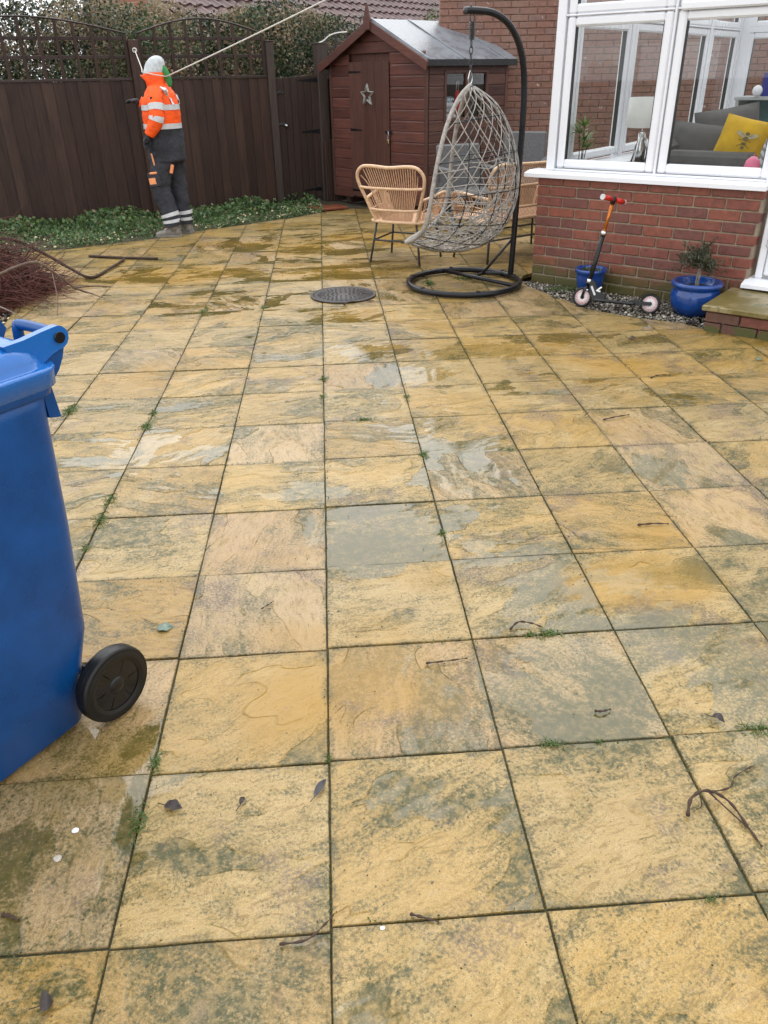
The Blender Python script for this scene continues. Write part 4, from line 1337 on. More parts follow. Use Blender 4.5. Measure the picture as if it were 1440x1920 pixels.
mb.build('body', M['bin'], BIN)
mb = MB()
mb.loft([rrect(.266, -.31, .322, .05, .925), rrect(.276, -.325, .334, .055, .928), rrect(.277, -.327, .335, .055, .950), rrect(.266, -.315, .325, .05, .953)])
mb.build('collar', M['bin'], BIN)
lid = empty('lid', (0, 0, 0), 0, BIN)
mb = MB()
mb.loft([rrect(.274, -.34, .338, .055, .942), rrect(.284, -.352, .348, .06, .947), rrect(.286, -.355, .350, .06, .978), rrect(.288, -.357, .352, .06, .984), rrect(.286, -.355, .350, .06, .989), rrect(.276, -.345, .340, .06, .990), rrect(.270, -.338, .333, .06, .992),
         rrect(.268, -.335, .331, .065, 1.006), rrect(.262, -.328, .325, .07, 1.022), rrect(.250, -.315, .312, .075, 1.037), rrect(.232, -.297, .295, .075, 1.046), rrect(.208, -.273, .270, .07, 1.049), rrect(.196, -.26, .258, .065, 1.045), rrect(.190, -.254, .252, .065, 1.046), rrect(.12, -.17, .17, .06, 1.053), rrect(.02, -.03, .05, .015, 1.056)])
mb.build('lid_shell', M['bin_lid'], lid)
YZ = Matrix(((0, 0, 1, 0), (1, 0, 0, 0), (0, 1, 0, 0), (0, 0, 0, 1)))   # (a, b) -> (y, z), extrude along x
def arm_poly(): # hinge arm of the lid
    pts = []
    for k in range(9):
        a = RAD(-95+k*25)
        pts.append((.375+.026*math.cos(a), 1.036+.026*math.sin(a)))
    return [(.27, .985), (.325, .992), (.35, 1.004)]+pts+[(.335, 1.058), (.29, 1.052), (.24, 1.050)]
for s in (1, -1):
    mb = MB(); mb.prism(arm_poly(), s*.240-.010, s*.240+.010, YZ); mb.build('hinge_arm', M['bin_lid'], lid)
    mb = MB(); mb.prism([(.315, .862), (.345, .855), (.338, .93), (.350, .945), (.368, .962), (.383, .985), (.393, 1.01), (.397, 1.03), (.375, 1.04), (.33, 1.0), (.312, .95)], s*.226-.010, s*.226+.010, YZ); mb.build('handle_bracket', M['bin'], BIN)
    mb = MB(); mb.tube([(s*.235, .375, 1.036), (s*.256, .375, 1.036)], .0125, 16); mb.build('hinge_pin', M['plastic_black'], BIN)
    mb = MB(); mb.tube(spline([(s*.236, .376, 1.044), (s*.18, .378, 1.046), (s*.115, .378, 1.046), (s*.104, .376, 1.038), (s*.102, .370, .99), (s*.102, .34, .95)], 6), .0125, 12); mb.build('handle_bar', M['bin'], BIN)
mb = MB(); mb.prism([(.31, .96), (.36, .98), (.388, 1.025), (.375, 1.05), (.35, 1.045), (.30, 1.0)], -.04, .04, YZ); mb.build('center_lug', M['bin'], BIN)
mb = MB(); mb.tube([(-.27, .285, .1085), (.27, .285, .1085)], .011, 10); mb.build('axle', M['black_metal'], BIN)
for s in (1, -1):
    wh = empty('wheel', (s*.272, .285, .1085), 0, BIN)
    R = Matrix.Rotation(RAD(90)*s, 4, 'Y') @ Matrix.Diagonal((1.08, 1.08, 1.0, 1))
    mb = MB()
    prof = [(.066, -.024), (.088, -.025), (.096, -.021), (.0995, -.012), (.0985, -.009), (.0995, -.006), (.0995, .004), (.0985, .007), (.0995, .010), (.0975, .017), (.093, .022), (.0915, .0205), (.088, .0235), (.083, .0225), (.079, .025), (.074, .023), (.066, .020)]
    mb.lathe(prof, 40, (0, 0, 0), R, True, False); mb.build('tyre', M['rubber'], wh)
    mb = MB(); mb.lathe([(.067, .018), (.063, .010), (.030, .002), (.026, .016), (.018, .022), (.0, .022)], 32, (0, 0, 0), R)
    for k in range(6):
        a = k*math.pi/3
        mb.box((s*.012, .056*math.cos(a), .056*math.sin(a)), (.012, .044, .008), .002, Matrix.Rotation(a, 4, 'X'))
    mb.build('hub', M['plastic_black'], wh)

# ------------------------------------------------------------------ manhole cover
mh = thing('manhole_cover', 'round grey cast iron manhole cover set in the paving', 'manhole cover', (.168, 5.30, .004))
mb = MB(); mb.lathe([(.235, .0), (.262, .0), (.262, .007), (.258, .009), (.243, .009), (.240, .004)], 48, (0, 0, 0), None, True, False); mb.build('frame_ring', M['iron'], mh)
mb = MB(); mb.lathe([(.0, .0065), (.236, .0065), (.238, .0)][::-1], 48); mb.build('lid', M['iron'], mh)
mb = MB()
for r_, n_ in ((.055, 8), (.09, 14), (.125, 20), (.16, 26), (.195, 32)):
    for k in range(n_):
        a = 2*math.pi*(k+.5*(n_ % 4 == 0))/n_
        mb.box((r_*math.cos(a), r_*math.sin(a), .0085), (.022, .009, .005), .001, Matrix.Rotation(a, 4, 'Z'))
tag(mb.build('tread_studs', M['iron'], mh), kind='stuff')
for s in (-1, 1):
    mb = MB(); mb.box((s*.18, 0, .0085), (.04, .014, .004), .001); mb.build('keyhole', M['black_metal'], mh)

# ------------------------------------------------------------------ egg chair stand and basket
RC = V(1.175, 5.50, 0)
stand = thing('egg_chair_stand', 'black curved steel stand with ring base for the hanging chair', 'stand', RC, RAD(12))
mb = MB(); mb.tube([(.455*math.cos(2*math.pi*k/40), .455*math.sin(2*math.pi*k/40), .030) for k in range(40)], .024, 10, True); mb.build('base_ring', M['black_metal'], stand)
mb = MB(); mb.tube([(-.02, .44, .034), (.14, .10, .034), (.33, -.30, .034)], .017, 8); mb.build('cross_bar', M['black_metal'], stand)
mb = MB(); mb.tube(spline([(.14, .10, .036), (.20, .16, .04), (.27, .20, .036), (.36, .18, .034), (.43, .13, .034)], 5), .015, 8); mb.build('cross_bar', M['black_metal'], stand)
pole = spline([(.445, .06, .02), (.452, .05, .35), (.457, .045, .80), (.460, .035, 1.15), (.455, .03, 1.40), (.43, .02, 1.58), (.375, .012, 1.73), (.285, .008, 1.845), (.16, .004, 1.91), (.0, .0, 1.925), (-.045, 0, 1.923)], 6)
mb = MB(); mb.tube(pole, .0235, 14); mb.build('curved_pole', M['black_metal'], stand)
mb = MB(); mb.lathe([(.0245, 0), (.0245, .012), (.018, .02), (.0, .022)], 14, (-.045, 0, 1.923), Matrix.Rotation(RAD(-90), 4, 'Y')); mb.lathe([(.008, 0), (.011, .006), (.0, .012)], 8, (-.012, 0, 1.945)); mb.build('end_cap', M['dark_metal'], stand)
mb = MB(); mb.tube([(.20, .10, .05), (.448, .055, .34)], .011, 8); mb.build('brace', M['black_metal'], stand)
for k in range(6):
    a = k*math.pi/3+.4
    mb = MB(); mb.box((.455*math.cos(a), .455*math.sin(a), .052), (.03, .03, .012), .004, Matrix.Rotation(a, 4, 'Z')); mb.build('clip', M['black_metal'], stand)
# chain: eye, spring, links, hook
mb = MB(); mb.tube([(.016*math.cos(t), 0, 1.88+.026*math.sin(t)) for t in np.linspace(0, 6.28, 14)[:-1]], .004, 6, True); mb.build('eye', M['dark_metal'], stand)
pts = [(.017*math.cos(t), .017*math.sin(t), 1.855-.0019*t) for t in np.linspace(0, 2*math.pi*9, 110)]
mb = MB(); mb.tube(pts, .0045, 5); mb.build('spring', M['dark_metal'], stand)
z = 1.748
for k in range(5):
    mb = MB()
    ax = k % 2
    L = [(.013*math.cos(t), .026*math.sin(t)) for t in np.linspace(0, 6.28, 14)[:-1]]
    mb.tube([((x, 0, z-.026+y) if ax else (0, x, z-.026+y)) for x, y in L], .0036, 6, True); mb.build('chain_link', M['dark_metal'], stand)
    z -= .041
mb = MB(); mb.tube(spline([(0, 0, z+.008), (.014, .004, z-.02), (.017, .004, z-.055), (0, 0, z-.078), (-.017, -.004, z-.055), (-.012, -.004, z-.02)], 5, True), .0042, 6, True); mb.build('snap_hook', M['steel'], stand)
hookz = z-.07

EGA = RAD(161)
egg = thing('hanging_egg_chair', 'grey woven cane hanging egg chair without cushion', 'chair', RC+V(.0, .0, 0), EGA)
# side-view outline pairs: (front rim x, z), (back x, z), half width
PAIR = [((.00, 1.455), (-.01, 1.462), .02), ((.045, 1.40), (-.09, 1.42), .11), ((.09, 1.31), (-.19, 1.35), .19), ((.13, 1.19), (-.27, 1.25), .26), ((.16, 1.05), (-.335, 1.12), .32), ((.185, .90), (-.385, .97), .37),
        ((.205, .75), (-.405, .80), .405), ((.225, .62), (-.385, .63), .42), ((.255, .52), (-.32, .48), .41), ((.31, .445), (-.20, .355), .375), ((.375, .395), (-.03, .285), .31), ((.43, .365), (.15, .268), .22), ((.465, .348), (.32, .285), .12), ((.478, .342), (.44, .325), .03)]
def pair_at(t):
    t = min(max(t, 0), 1)*(len(PAIR)-1); i = min(int(t), len(PAIR)-2); u = t-i
    def cr(f):
        a, b_, c, d = f(PAIR[max(i-1, 0)]), f(PAIR[i]), f(PAIR[i+1]), f(PAIR[min(i+2, len(PAIR)-1)])
        return .5*((2*b_)+(c-a)*u+(2*a-5*b_+4*c-d)*u*u+(3*b_-a-3*c+d)*u**3)
    return [cr(lambda p: p[0][0]), cr(lambda p: p[0][1]), cr(lambda p: p[1][0]), cr(lambda p: p[1][1]), cr(lambda p: p[2])]
def epos(t, s):
    """t: top to lip, s in 0..1: from one rim round the back to the other"""
    fx, fz, bx, bz, w = pair_at(t); w *= .86
    a = math.pi*min(max(s, 0), 1)
    k = math.sin(a)**.85
    return V(fx+(bx-fx)*k, w*math.cos(a), fz+(bz-fz)*k)
rimpts = [epos(k/30, 0) for k in range(31)]+[epos(1-k/30, 1) for k in range(31)]
mb = MB(); mb.tube(rimpts, .0165, 9, True); mb.build('rim', M['cane'], egg)
mb = MB(); mb.tube(spline([(0, 0, hookz-.004), (.012, 0, hookz-.05), (.010, 0, 1.46)], 5), .005, 6); mb.build('hanger', M['steel'], egg)
inner = MB()
for s in (.12, .27, .42, .58, .73, .88): inner.tube([epos(.02+.96*k/22, s) for k in range(23)], .0042, 5)
for t in (.22, .36, .48, .60, .70, .80): inner.tube([epos(t, k/20) for k in range(21)], .0042, 5)
inner.build('wire_frame', M['black_metal'], egg)
weave = MB()
rw = random.Random(9)
NT_, NS_ = 17, 11
for i in range(NT_):
    for j in range(NS_):
        t0_, t1_ = .03+.95*i/NT_, .03+.95*(i+1)/NT_
        s0_ = (j+(.5 if i % 2 else 0))/NS_; 
        for ds in (-.5, .5):
            s1_ = s0_+ds/NS_
            if s0_ < -.001 or s0_ > 1.001: continue
            s1_ = min(max(s1_, 0), 1)
            weave.tube([epos(t0_, s0_), epos((t0_+t1_)/2, (s0_+s1_)/2)*1.0, epos(t1_, s1_)], .0042, 5, caps=False)
    if i > 5:
        t0_ = .03+.95*(i+.5)/NT_
        weave.tube([epos(t0_+rw.uniform(-.01, .01), k/14) for k in range(15)], .0038, 4, caps=False)
for k in range(150):     # random strands, denser in the seat
    t0_ = rw.uniform(.5, .97)**.9; s0_ = rw.uniform(0, 1); t1_ = min(max(t0_+rw.uniform(-.16, .16), .4), .99); s1_ = min(max(s0_+rw.uniform(-.25, .25), 0), 1)
    weave.tube([epos(t0_+(t1_-t0_)*q_/3, s0_+(s1_-s0_)*q_/3) for q_ in range(4)], .0036, 4, caps=False)
tag(weave.build('cane_weave', M['cane'], egg), kind='stuff')

# ------------------------------------------------------------------ rattan seats
def rattan_seat(name, label, cat, loc, face, hw, nrod):
    """local +y is the way it faces; hw = half width at the seat"""
    g = thing(name, label, cat, loc, face-RAD(90), 'honey rattan garden seats')
    e = hw-.23             # extra half width over an armchair
    def X(x): return x+math.copysign(e, x) if abs(x) > 1e-6 else x
    fr = [(-.20, -.20, .365), (-.235, -.225, .45), (-.275, -.25, .56), (-.318, -.29, .68), (-.325, -.315, .77), (-.27, -.335, .832), (-.17, -.342, .843), (0, -.345, .832), (.17, -.342, .843), (.27, -.335, .832), (.325, -.315, .77), (.318, -.29, .68), (.275, -.25, .56), (.235, -.225, .45), (.20, -.20, .365)]
    mb = MB(); mb.tube(spline([(X(x), y, z) for x, y, z in fr], 5), .0145, 9); mb.build('back_frame', M['rattan'], g)
    for z, x, y in ((.665, .312, -.30), (.475, .240, -.24)):
        mb = MB(); mb.tube(spline([(X(-x), y, z), (X(-x*.5), y-.012, z-.006), (X(x*.5), y-.012, z-.006), (X(x), y, z)], 5), .0115, 8); mb.build('back_rail', M['rattan'], g)
    rods = MB()
    tw, bw = .29+e, .150+e
    for k in range(nrod):
        u = -1+2*(k+.5)/nrod
        zt = .836-.10*max(0, abs(u)-.85)/.15
        rods.tube(spline([(u*tw, -.335, zt), (u*(tw*.72+bw*.28), -.262, .68), (u*(tw*.3+bw*.7), -.205, .50), (u*bw, -.175, .372)], 3), .0052, 5, caps=False)
    tag(rods.build('back_rods', M['rattan_rod'], g), kind='stuff')
    for s in (-1, 1):
        arm = [(s*(.278+e), -.25, .56), (s*(.305+e), -.10, .575), (s*(.325+e), .08, .595), (s*(.322+e), .185, .585), (s*(.30+e), .235, .53), (s*(.272+e), .245, .44), (s*(.255+e), .24, .372)]
        A = spline(arm, 6)
        mb = MB(); mb.tube(A, .0135, 8); mb.build('arm_frame', M['rattan'], g)
        ar = MB()
        for k in range(15):
            a = A[int(k*23/14)]
            ar.tube([a, (s*(.225+e)+.0*a.x, -.19+.42*k/14, .372)], .0050, 5, caps=False)
        ar.tube(spline([(s*(.255+e), -.22, .46), (s*(.272+e), 0, .48), (s*(.28+e), .22, .46)], 5), .006, 5)
        tag(ar.build('arm_rods', M['rattan_rod'], g), kind='stuff')
    sf = [(-.225-e, -.20, .365), (.225+e, -.20, .365), (.235+e, .02, .365), (.255+e, .235, .372), (.0, .262, .372), (-.255-e, .235, .372), (-.235-e, .02, .365)]
    mb = MB(); mb.tube(spline(sf, 6, True), .014, 8, True); mb.build('seat_frame', M['rattan'], g)
    st = MB(); ns = int(34*(hw/.23))
    for k in range(ns):
        u = -1+2*(k+.5)/ns
        st.tube([(u*(.222+e), -.20, .366), (u*(.232+e), 0, .360), (u*(.250+e), .245, .370)], .0062, 5, caps=False)
    tag(st.build('seat_rods', M['rattan_rod'], g), kind='stuff')
    legs = [(-.20-e, -.19, -.255-e, -.235), (.20+e, -.19, .255+e, -.235), (-.22-e, .20, -.265-e, .235), (.22+e, .20, .265+e, .235)]
    for (x0, y0, x1, y1) in legs:
        mb = MB(); mb.tube([(x0, y0, .36), (x1, y1, .0)], .0105, 8); mb.build('leg', M['dark_metal'], g)
    for (a, b_) in ((0, 1), (2, 3), (0, 2), (1, 3)):
        def at(l): return V(l[0]+(l[2]-l[0])*.45, l[1]+(l[3]-l[1])*.45, .198)
        mb = MB(); mb.tube([at(legs[a]), at(legs[b_])], .0085, 8); mb.build('stretcher', M['dark_metal'], g)
    return g
rattan_seat('rattan_armchair', 'honey rattan armchair seen from behind, left of the hanging chair', 'chair', (.80, 6.63, 0), RAD(59), .23, 24)
rattan_seat('rattan_loveseat', 'wide honey rattan loveseat behind the curved black pole', 'loveseat', (1.83, 6.72, 0), RAD(121), .48, 46)

def grey_chair(label, loc, face, hb):
    g = thing('wicker_chair', label, 'chair', loc, face-RAD(90), 'grey wicker chairs behind the rattan seats')
    mb = MB(); mb.box((0, -.25, .42+hb/2-.05), (.52, .05, hb), .02, Matrix.Rotation(RAD(8), 4, 'X')); mb.build('backrest', M['grey_wicker'], g)
    mb = MB(); mb.box((0, 0, .40), (.54, .54, .07), .02); mb.build('seat', M['grey_wicker'], g)
    for s in (-1, 1):
        mb = MB(); mb.box((s*.275, .02, .64), (.055, .54, .04), .012); mb.build('armrest', M['grey_wicker'], g)
        for y in (-.23, .23):
            mb = MB(); mb.box((s*.265, y, .31), (.045, .045, .62), .008); mb.build('leg', M['grey_wicker'], g)
    return g
grey_chair('grey wicker garden chair seen through the hanging chair', (1.62, 8.05, 0), RAD(-75), .50)
grey_chair('grey wicker garden chair against the brick wall, mostly hidden', (2.38, 8.85, 0), RAD(-110), .56)

# ------------------------------------------------------------------ kick scooter
S0, S1 = V(1.925, 4.69, 0), V(2.34, 4.43, 0)
SA = math.atan2((S1-S0).y, (S1-S0).x)
LEAN = RAD(-14)
sc = thing('kick_scooter', 'black child kick scooter with red grips leaning on the brick wall', 'scooter', S0, SA)
def lean(o): o.matrix_basis = Matrix.Rotation(LEAN, 4, 'X') @ o.matrix_basis; return o
# local: x from the front wheel to the rear, y towards the wall, z up
WB = (S1-S0).length
RX = Matrix.Rotation(RAD(90), 4, 'X')
for (x, r_) in ((0, .072), (WB, .072)):
    w = empty('wheel', (x, 0, r_), 0, sc)
    mb = MB(); mb.lathe([(.055, -.012), (.066, -.012), (.072, -.006), (.072, .006), (.066, .012), (.055, .012), (.055, -.012)], 28, (0, 0, 0), RX, True, False); mb.build('tyre', M['rubber'], w)
    mb = MB(); mb.lathe([(.014, .006), (.056, .008), (.056, -.008), (.014, -.006)], 28, (0, 0, 0), RX, True, False); mb.build('rim', M['pink_rim'], w)
    mb = MB()
    for k in range(24):
        a = 2*math.pi*k/24
        mb.box((.044*math.cos(a), 0, .044*math.sin(a)), (.014, .019, .0025), 0, Matrix.Rotation(-a, 4, 'Y'))
    tag(mb.build('rim_slots', M['red_grip'], w), kind='stuff')
    mb = MB(); mb.lathe([(.0, .012), (.013, .012), (.013, -.012), (.0, -.012)], 14, (0, 0, 0), RX); mb.build('hub', M['plastic_black'], w)
    lean(w)
stem_dir = V(.13, 0, 1).normalized()
BD = V(.34, .94, 0)      # handlebar turned a little
hd = V(.030, 0, .17)
def P_(l): return hd+stem_dir*l
parts = []
mb = MB(); mb.tube([P_(-.02), P_(.36)], .0165, 12); parts.append(mb.build('lower_stem', M['plastic_black'], sc))
mb = MB(); mb.tube([P_(.36), P_(.59)], .0125, 12); parts.append(mb.build('upper_stem', M['orange_tube'], sc))
mb = MB(); mb.tube([P_(.345), P_(.372)], .021, 12); mb.tube([P_(.36)+V(0, -.03, 0), P_(.36)+V(0, .03, 0)], .006, 8); parts.append(mb.build('height_clamp', M['steel'], sc))
mb = MB(); mb.tube([P_(.005), P_(.032)], .022, 12); mb.tube([P_(-.05), P_(-.038)], .02, 10); parts.append(mb.build('head_clamp', M['steel'], sc))
for s in (-1, 1):
    mb = MB(); mb.tube([P_(.59)+BD*(s*.028), P_(.59)+BD*(s*.135)], [.017, .0185], 12); parts.append(mb.build('grip', M['red_grip'], sc))
    mb = MB(); mb.tube([P_(.59)+BD*(s*.135), P_(.59)+BD*(s*.145)], .0195, 12); parts.append(mb.build('grip_end', M['reflect'], sc))
mb = MB(); mb.tube([P_(.59)-BD*.135, P_(.59)+BD*.135], .010, 10); mb.tube([P_(.56), P_(.61)], .018, 12); parts.append(mb.build('tee_joint', M['plastic_black'], sc))
for s in (-1, 1):
    mb = MB(); mb.tube([(0, s*.017, .072), (.008, s*.018, .12), P_(-.02)+V(0, s*.010, 0)], [.010, .011, .012], 8); parts.append(mb.build('fork_blade', M['plastic_black'], sc))
XZ = Matrix(((1, 0, 0, 0), (0, 0, -1, 0), (0, 1, 0, 0), (0, 0, 0, 1)))
mb = MB(); mb.prism([(.04, .175), (.055, .10), (.085, .055), (.165, .055), (.165, .105), (.11, .125), (.075, .19), (.05, .20)], -.022, .022, XZ); parts.append(mb.build('folding_neck', M['plastic_black'], sc))
mb = MB(); mb.box((.076, -.0232, .125), (.07, .001, .014), 0, Matrix.Rotation(RAD(60), 4, 'Y')); parts.append(mb.build('decal', M['reflect'], sc))
mb = MB(); mb.tube([(.10, -.025, .125), (.135, -.03, .155)], .006, 6); mb.tube([(.10, -.025, .128), (.13, -.03, .122)], .006, 6); parts.append(mb.build('fold_lever', M['upvc'], sc))
mb = MB(); mb.box((.24, 0, .060), (.30, .095, .022), .008); parts.append(mb.build('deck', M['plastic_black'], sc))
mb = MB()
pts = [(WB+.085*math.cos(RAD(a)), .072+.085*math.sin(RAD(a))) for a in range(60, 171, 10)]
mb.prism(pts+[(x*.985+WB*.015, z_*.985+.072*.015) for x, z_ in reversed(pts)], -.024, .024, XZ); parts.append(mb.build('mudguard_brake', M['plastic_black'], sc))
for s in (-1, 1):
    mb = MB(); mb.prism([(.33, .05), (WB+.012, .06), (WB+.012, .084), (.36, .085), (.33, .07)], s*.019-.003, s*.019+.003, XZ); parts.append(mb.build('rear_stay', M['plastic_black'], sc))
for o in parts: lean(o)

# ------------------------------------------------------------------ glazed pots and olive tree
def pot(label, loc, prof, soil_r, soil_z):
    g = thing('plant_pot', label, 'pot', loc)
    mb = MB(); mb.lathe(prof, 40); mb.build('glazed_body', M['glaze'], g)
    mb = MB(); mb.lathe([(soil_r, soil_z-.01), (soil_r*.6, soil_z+.006), (.0, soil_z+.012)], 20); mb.build('compost', M['compost'], g)
    return g
bigpot = V(2.66, 4.42, 0)
pot('wide round blue glazed pot holding the olive tree', bigpot, [(.10, .0), (.128, .004), (.160, .06), (.172, .115), (.165, .160), (.156, .176), (.158, .186), (.172, .196), (.178, .212), (.172, .226), (.155, .230), (.146, .222), (.143, .16)], .146, .185)
pot2 = V(2.09, 5.04, 0)
pot('small dark blue glazed pot behind the scooter front wheel', pot2, [(.066, .0), (.078, .004), (.097, .07), (.110, .15), (.114, .175), (.122, .180), (.124, .200), (.118, .206), (.108, .202), (.104, .15)], .106, .172)
rng = np.random.default_rng(51)
ol = thing('olive_tree', 'small standard olive tree with bushy crown growing in the wide pot', 'tree', bigpot+V(0, 0, .18))
mb = MB()
for k in range(3):
    a = k*2.1
    mb.tube(spline([(.010*math.cos(a), .010*math.sin(a), 0), (.008*math.cos(a+1), .008*math.sin(a+1), .08), (.006*math.cos(a+2), .006*math.sin(a+2), .15), (.03*math.cos(a+2), .03*math.sin(a+2), .22)], 4), [.008]*4*3+[.006], 6)
mb.build('trunk', M['bark_grey'], ol)
n = 34; m_ = 5
d = unit(rng.normal(size=(n, 3))+np.array([0, 0, .9])); L = rng.uniform(.10, .24, n)
P = np.zeros((n, m_, 3)); P[:, 0] = np.array([0, 0, .17])+rng.normal(size=(n, 3))*.012
for k in range(1, m_):
    d = unit(d+rng.normal(size=(n, 3))*.22); P[:, k] = P[:, k-1]+d*(L/(m_-1))[:, None]
v, f = stick_arrays(P, np.linspace(.0035, .0012, m_)[None]*np.ones((n, 1)), 4)
link('branches', np_mesh('branches', v, f, M['bark']), ol)
nl = 1100
bi = rng.integers(0, n, nl); tt = rng.uniform(.25, 1, nl)*(m_-1); i0 = np.minimum(tt.astype(int), m_-2); fr_ = (tt-i0)[:, None]
c = P[bi, i0]*(1-fr_)+P[bi, i0+1]*fr_+rng.normal(size=(nl, 3))*.012
v, f = leaf_arrays(c, rng.uniform(.022, .042, nl), rng, .28)
tag(link('crown', np_mesh('crown', v, f, M['olive']), ol), kind='stuff')
sp = MB()
for k in range(5):
    a = k*1.3; x, y = .05*math.cos(a), .05*math.sin(a)
    sp.tube(spline([(x, y, .17), (x*1.2, y*1.2, .26), (x*1.6+.01, y*1.5, .33+.03*k)], 4), .0016, 4)
tag(sp.build('dry_stems', M['bark'], None, pot2), 'few thin dry stems standing in the small blue pot', 'plant')
for (ctr, r_, zz, lab) in ((pot2, .10, .175, 'low weeds filling the small blue pot'),):
    nn_ = 260; a = rng.uniform(0, 6.28, nn_); q_ = r_*np.sqrt(rng.uniform(0, 1, nn_))
    c = np.stack([q_*np.cos(a), q_*np.sin(a), zz+rng.uniform(0, .02, nn_)], 1)
    v, f = leaf_arrays(c, rng.uniform(.010, .020, nn_), rng, .7)
    tag(link('pot_weeds', np_mesh('pot_weeds', v, f, [M['grass'], M['moss']], False, rng.integers(0, 2, nn_*2)), None, ctr), lab, 'weeds', kind='stuff')

# ------------------------------------------------------------------ the worker
PA = RAD(168)
per = thing('person', 'person in orange hi-vis jacket and grey beanie reaching towards the fence', 'person', (-1.66, 8.40, 0), PA)
# local: +x is the way the person faces, +y the person's left (towards the camera)
def skin_mesh(name, verts, edges, radii, mat, levels=2, root=0):
    me = bpy.data.meshes.new(name)
    me.from_pydata(verts, edges, [])
    ob = bpy.data.objects.new(name, me); COL.objects.link(ob)
    md = ob.modifiers.new('skin', 'SKIN'); md.use_smooth_shade = True
    for i, r_ in enumerate(radii):
        sv = me.skin_vertices[0].data[i]
        sv.radius = r_ if hasattr(r_, '__len__') else (r_, r_)
        sv.use_root = (i == root)
    sub = ob.modifiers.new('sub', 'SUBSURF'); sub.levels = levels; sub.render_levels = levels
    dg = bpy.context.evaluated_depsgraph_get(); dg.update()
    out = bpy.data.meshes.new_from_object(ob.evaluated_get(dg))
    bpy.data.objects.remove(ob); bpy.data.meshes.remove(me)
    out.name = name; out.materials.clear(); out.materials.append(mat)
    for p in out.polygons: p.use_smooth = True
    return out

# key joints
J = dict(pelvis=(-.03, 0, .90), chest=(-.045, 0, 1.27), neck=(-.05, 0, 1.47), skull=(-.02, .0, 1.60), crown=(-.035, 0, 1.70), chin=(.055, 0, 1.545), nose=(.105, -.0, 1.60),
         shl=(-.06, .175, 1.42), ell=(-.075, .245, 1.18), wrl=(.025, .24, 1.04), shr=(-.03, -.185, 1.42), elr=(.05, -.24, 1.26), wrr=(.258, -.195, 1.335),
         hl=(-.03, .095, .88), knl=(.045, .10, .50), anl=(-.03, .105, .10), tol=(.08, .115, .05), hr=(-.03, -.095, .88), knr=(-.06, -.10, .50), anr=(-.085, -.115, .10), tor=(.02, -.13, .05))
names = list(J)
ix_ = {n_: i for i, n_ in enumerate(names)}
edges = [(a, b_) for a, b_ in [('pelvis', 'chest'), ('chest', 'neck'), ('neck', 'skull'), ('skull', 'crown'), ('skull', 'chin'), ('skull', 'nose'), ('chest', 'shl'), ('shl', 'ell'), ('ell', 'wrl'), ('chest', 'shr'), ('shr', 'elr'), ('elr', 'wrr'),
                               ('pelvis', 'hl'), ('hl', 'knl'), ('knl', 'anl'), ('anl', 'tol'), ('pelvis', 'hr'), ('hr', 'knr'), ('knr', 'anr'), ('anr', 'tor')]]
rad = dict(pelvis=.12, chest=.13, neck=.055, skull=.088, crown=.082, chin=.045, nose=.014, shl=.06, ell=.042, wrl=.030, shr=.06, elr=.042, wrr=.030, hl=.085, knl=.055, anl=.036, tol=.02, hr=.085, knr=.055, anr=.036, tor=.02)
me = skin_mesh('body', [J[n_] for n_ in names], [(ix_[a], ix_[b_]) for a, b_ in edges], [rad[n_] for n_ in names], M['skin'])
body = link('body', me, per)
for s in (-1, 1):
    mb = MB(); mb.lathe([(0, -.008), (.007, -.004), (.008, 0), (.007, .004), (0, .008)], 10, (.068, s*.033, 1.625), Matrix.Rotation(RAD(90), 4, 'Y')); mb.build('eye', M['upvc'], per)
mb = MB(); mb.box((.072, 0, 1.562), (.012, .045, .010), .004); mb.build('mouth', M['terracotta'], per)

def ring(c, ax, ra, rb, n=20, up=None, wob=0.0, seed=0, sq=1.0):
    c, ax = Vector(c), Vector(ax).normalized()
    u = Vector(up) if up else V(1, 0, 0)
    u = (u-ax*u.dot(ax)).normalized(); w = ax.cross(u)
    rr = random.Random(seed)
    ph1, ph2 = rr.uniform(0, 6), rr.uniform(0, 6)
    pts = []
    for k in range(n):
        a = 2*math.pi*k/n
        ca_, sa_ = math.cos(a), math.sin(a)
        q_ = (abs(ca_)**(2/sq)+abs(sa_)**(2/sq))**(-.5) if sq != 1.0 else 1.0
        f_ = 1+wob*(math.sin(3*a+ph1)+.6*math.sin(5*a+ph2))
        if sq != 1.0: pts.append(c+u*(math.copysign(abs(ca_)**(1/sq), ca_)*ra*f_)+w*(math.copysign(abs(sa_)**(1/sq), sa_)*rb*f_))
        else: pts.append(c+u*(ca_*ra*f_)+w*(sa_*rb*f_))
    return pts
def sweep(mb, path, n=20, wob=.02, up=None, cap=True, sub=3, seed=0):
    """path: list of (centre, ra, rb); interpolated rings along a smooth spine"""
    cs = spline([p[0] for p in path], sub)
    rings = []
    for i, c in enumerate(cs):
        t = i/sub; k = min(int(t), len(path)-2); u_ = t-k
        ra = path[k][1]*(1-u_)+path[k+1][1]*u_; rb_ = path[k][2]*(1-u_)+path[k+1][2]*u_
        ax = cs[min(i+1, len(cs)-1)]-cs[max(i-1, 0)]
        rings.append(ring(c, ax, ra, rb_, n, up, wob, seed+i))
    mb.loft(rings, cap)
    return rings
from mathutils import noise as mnoise
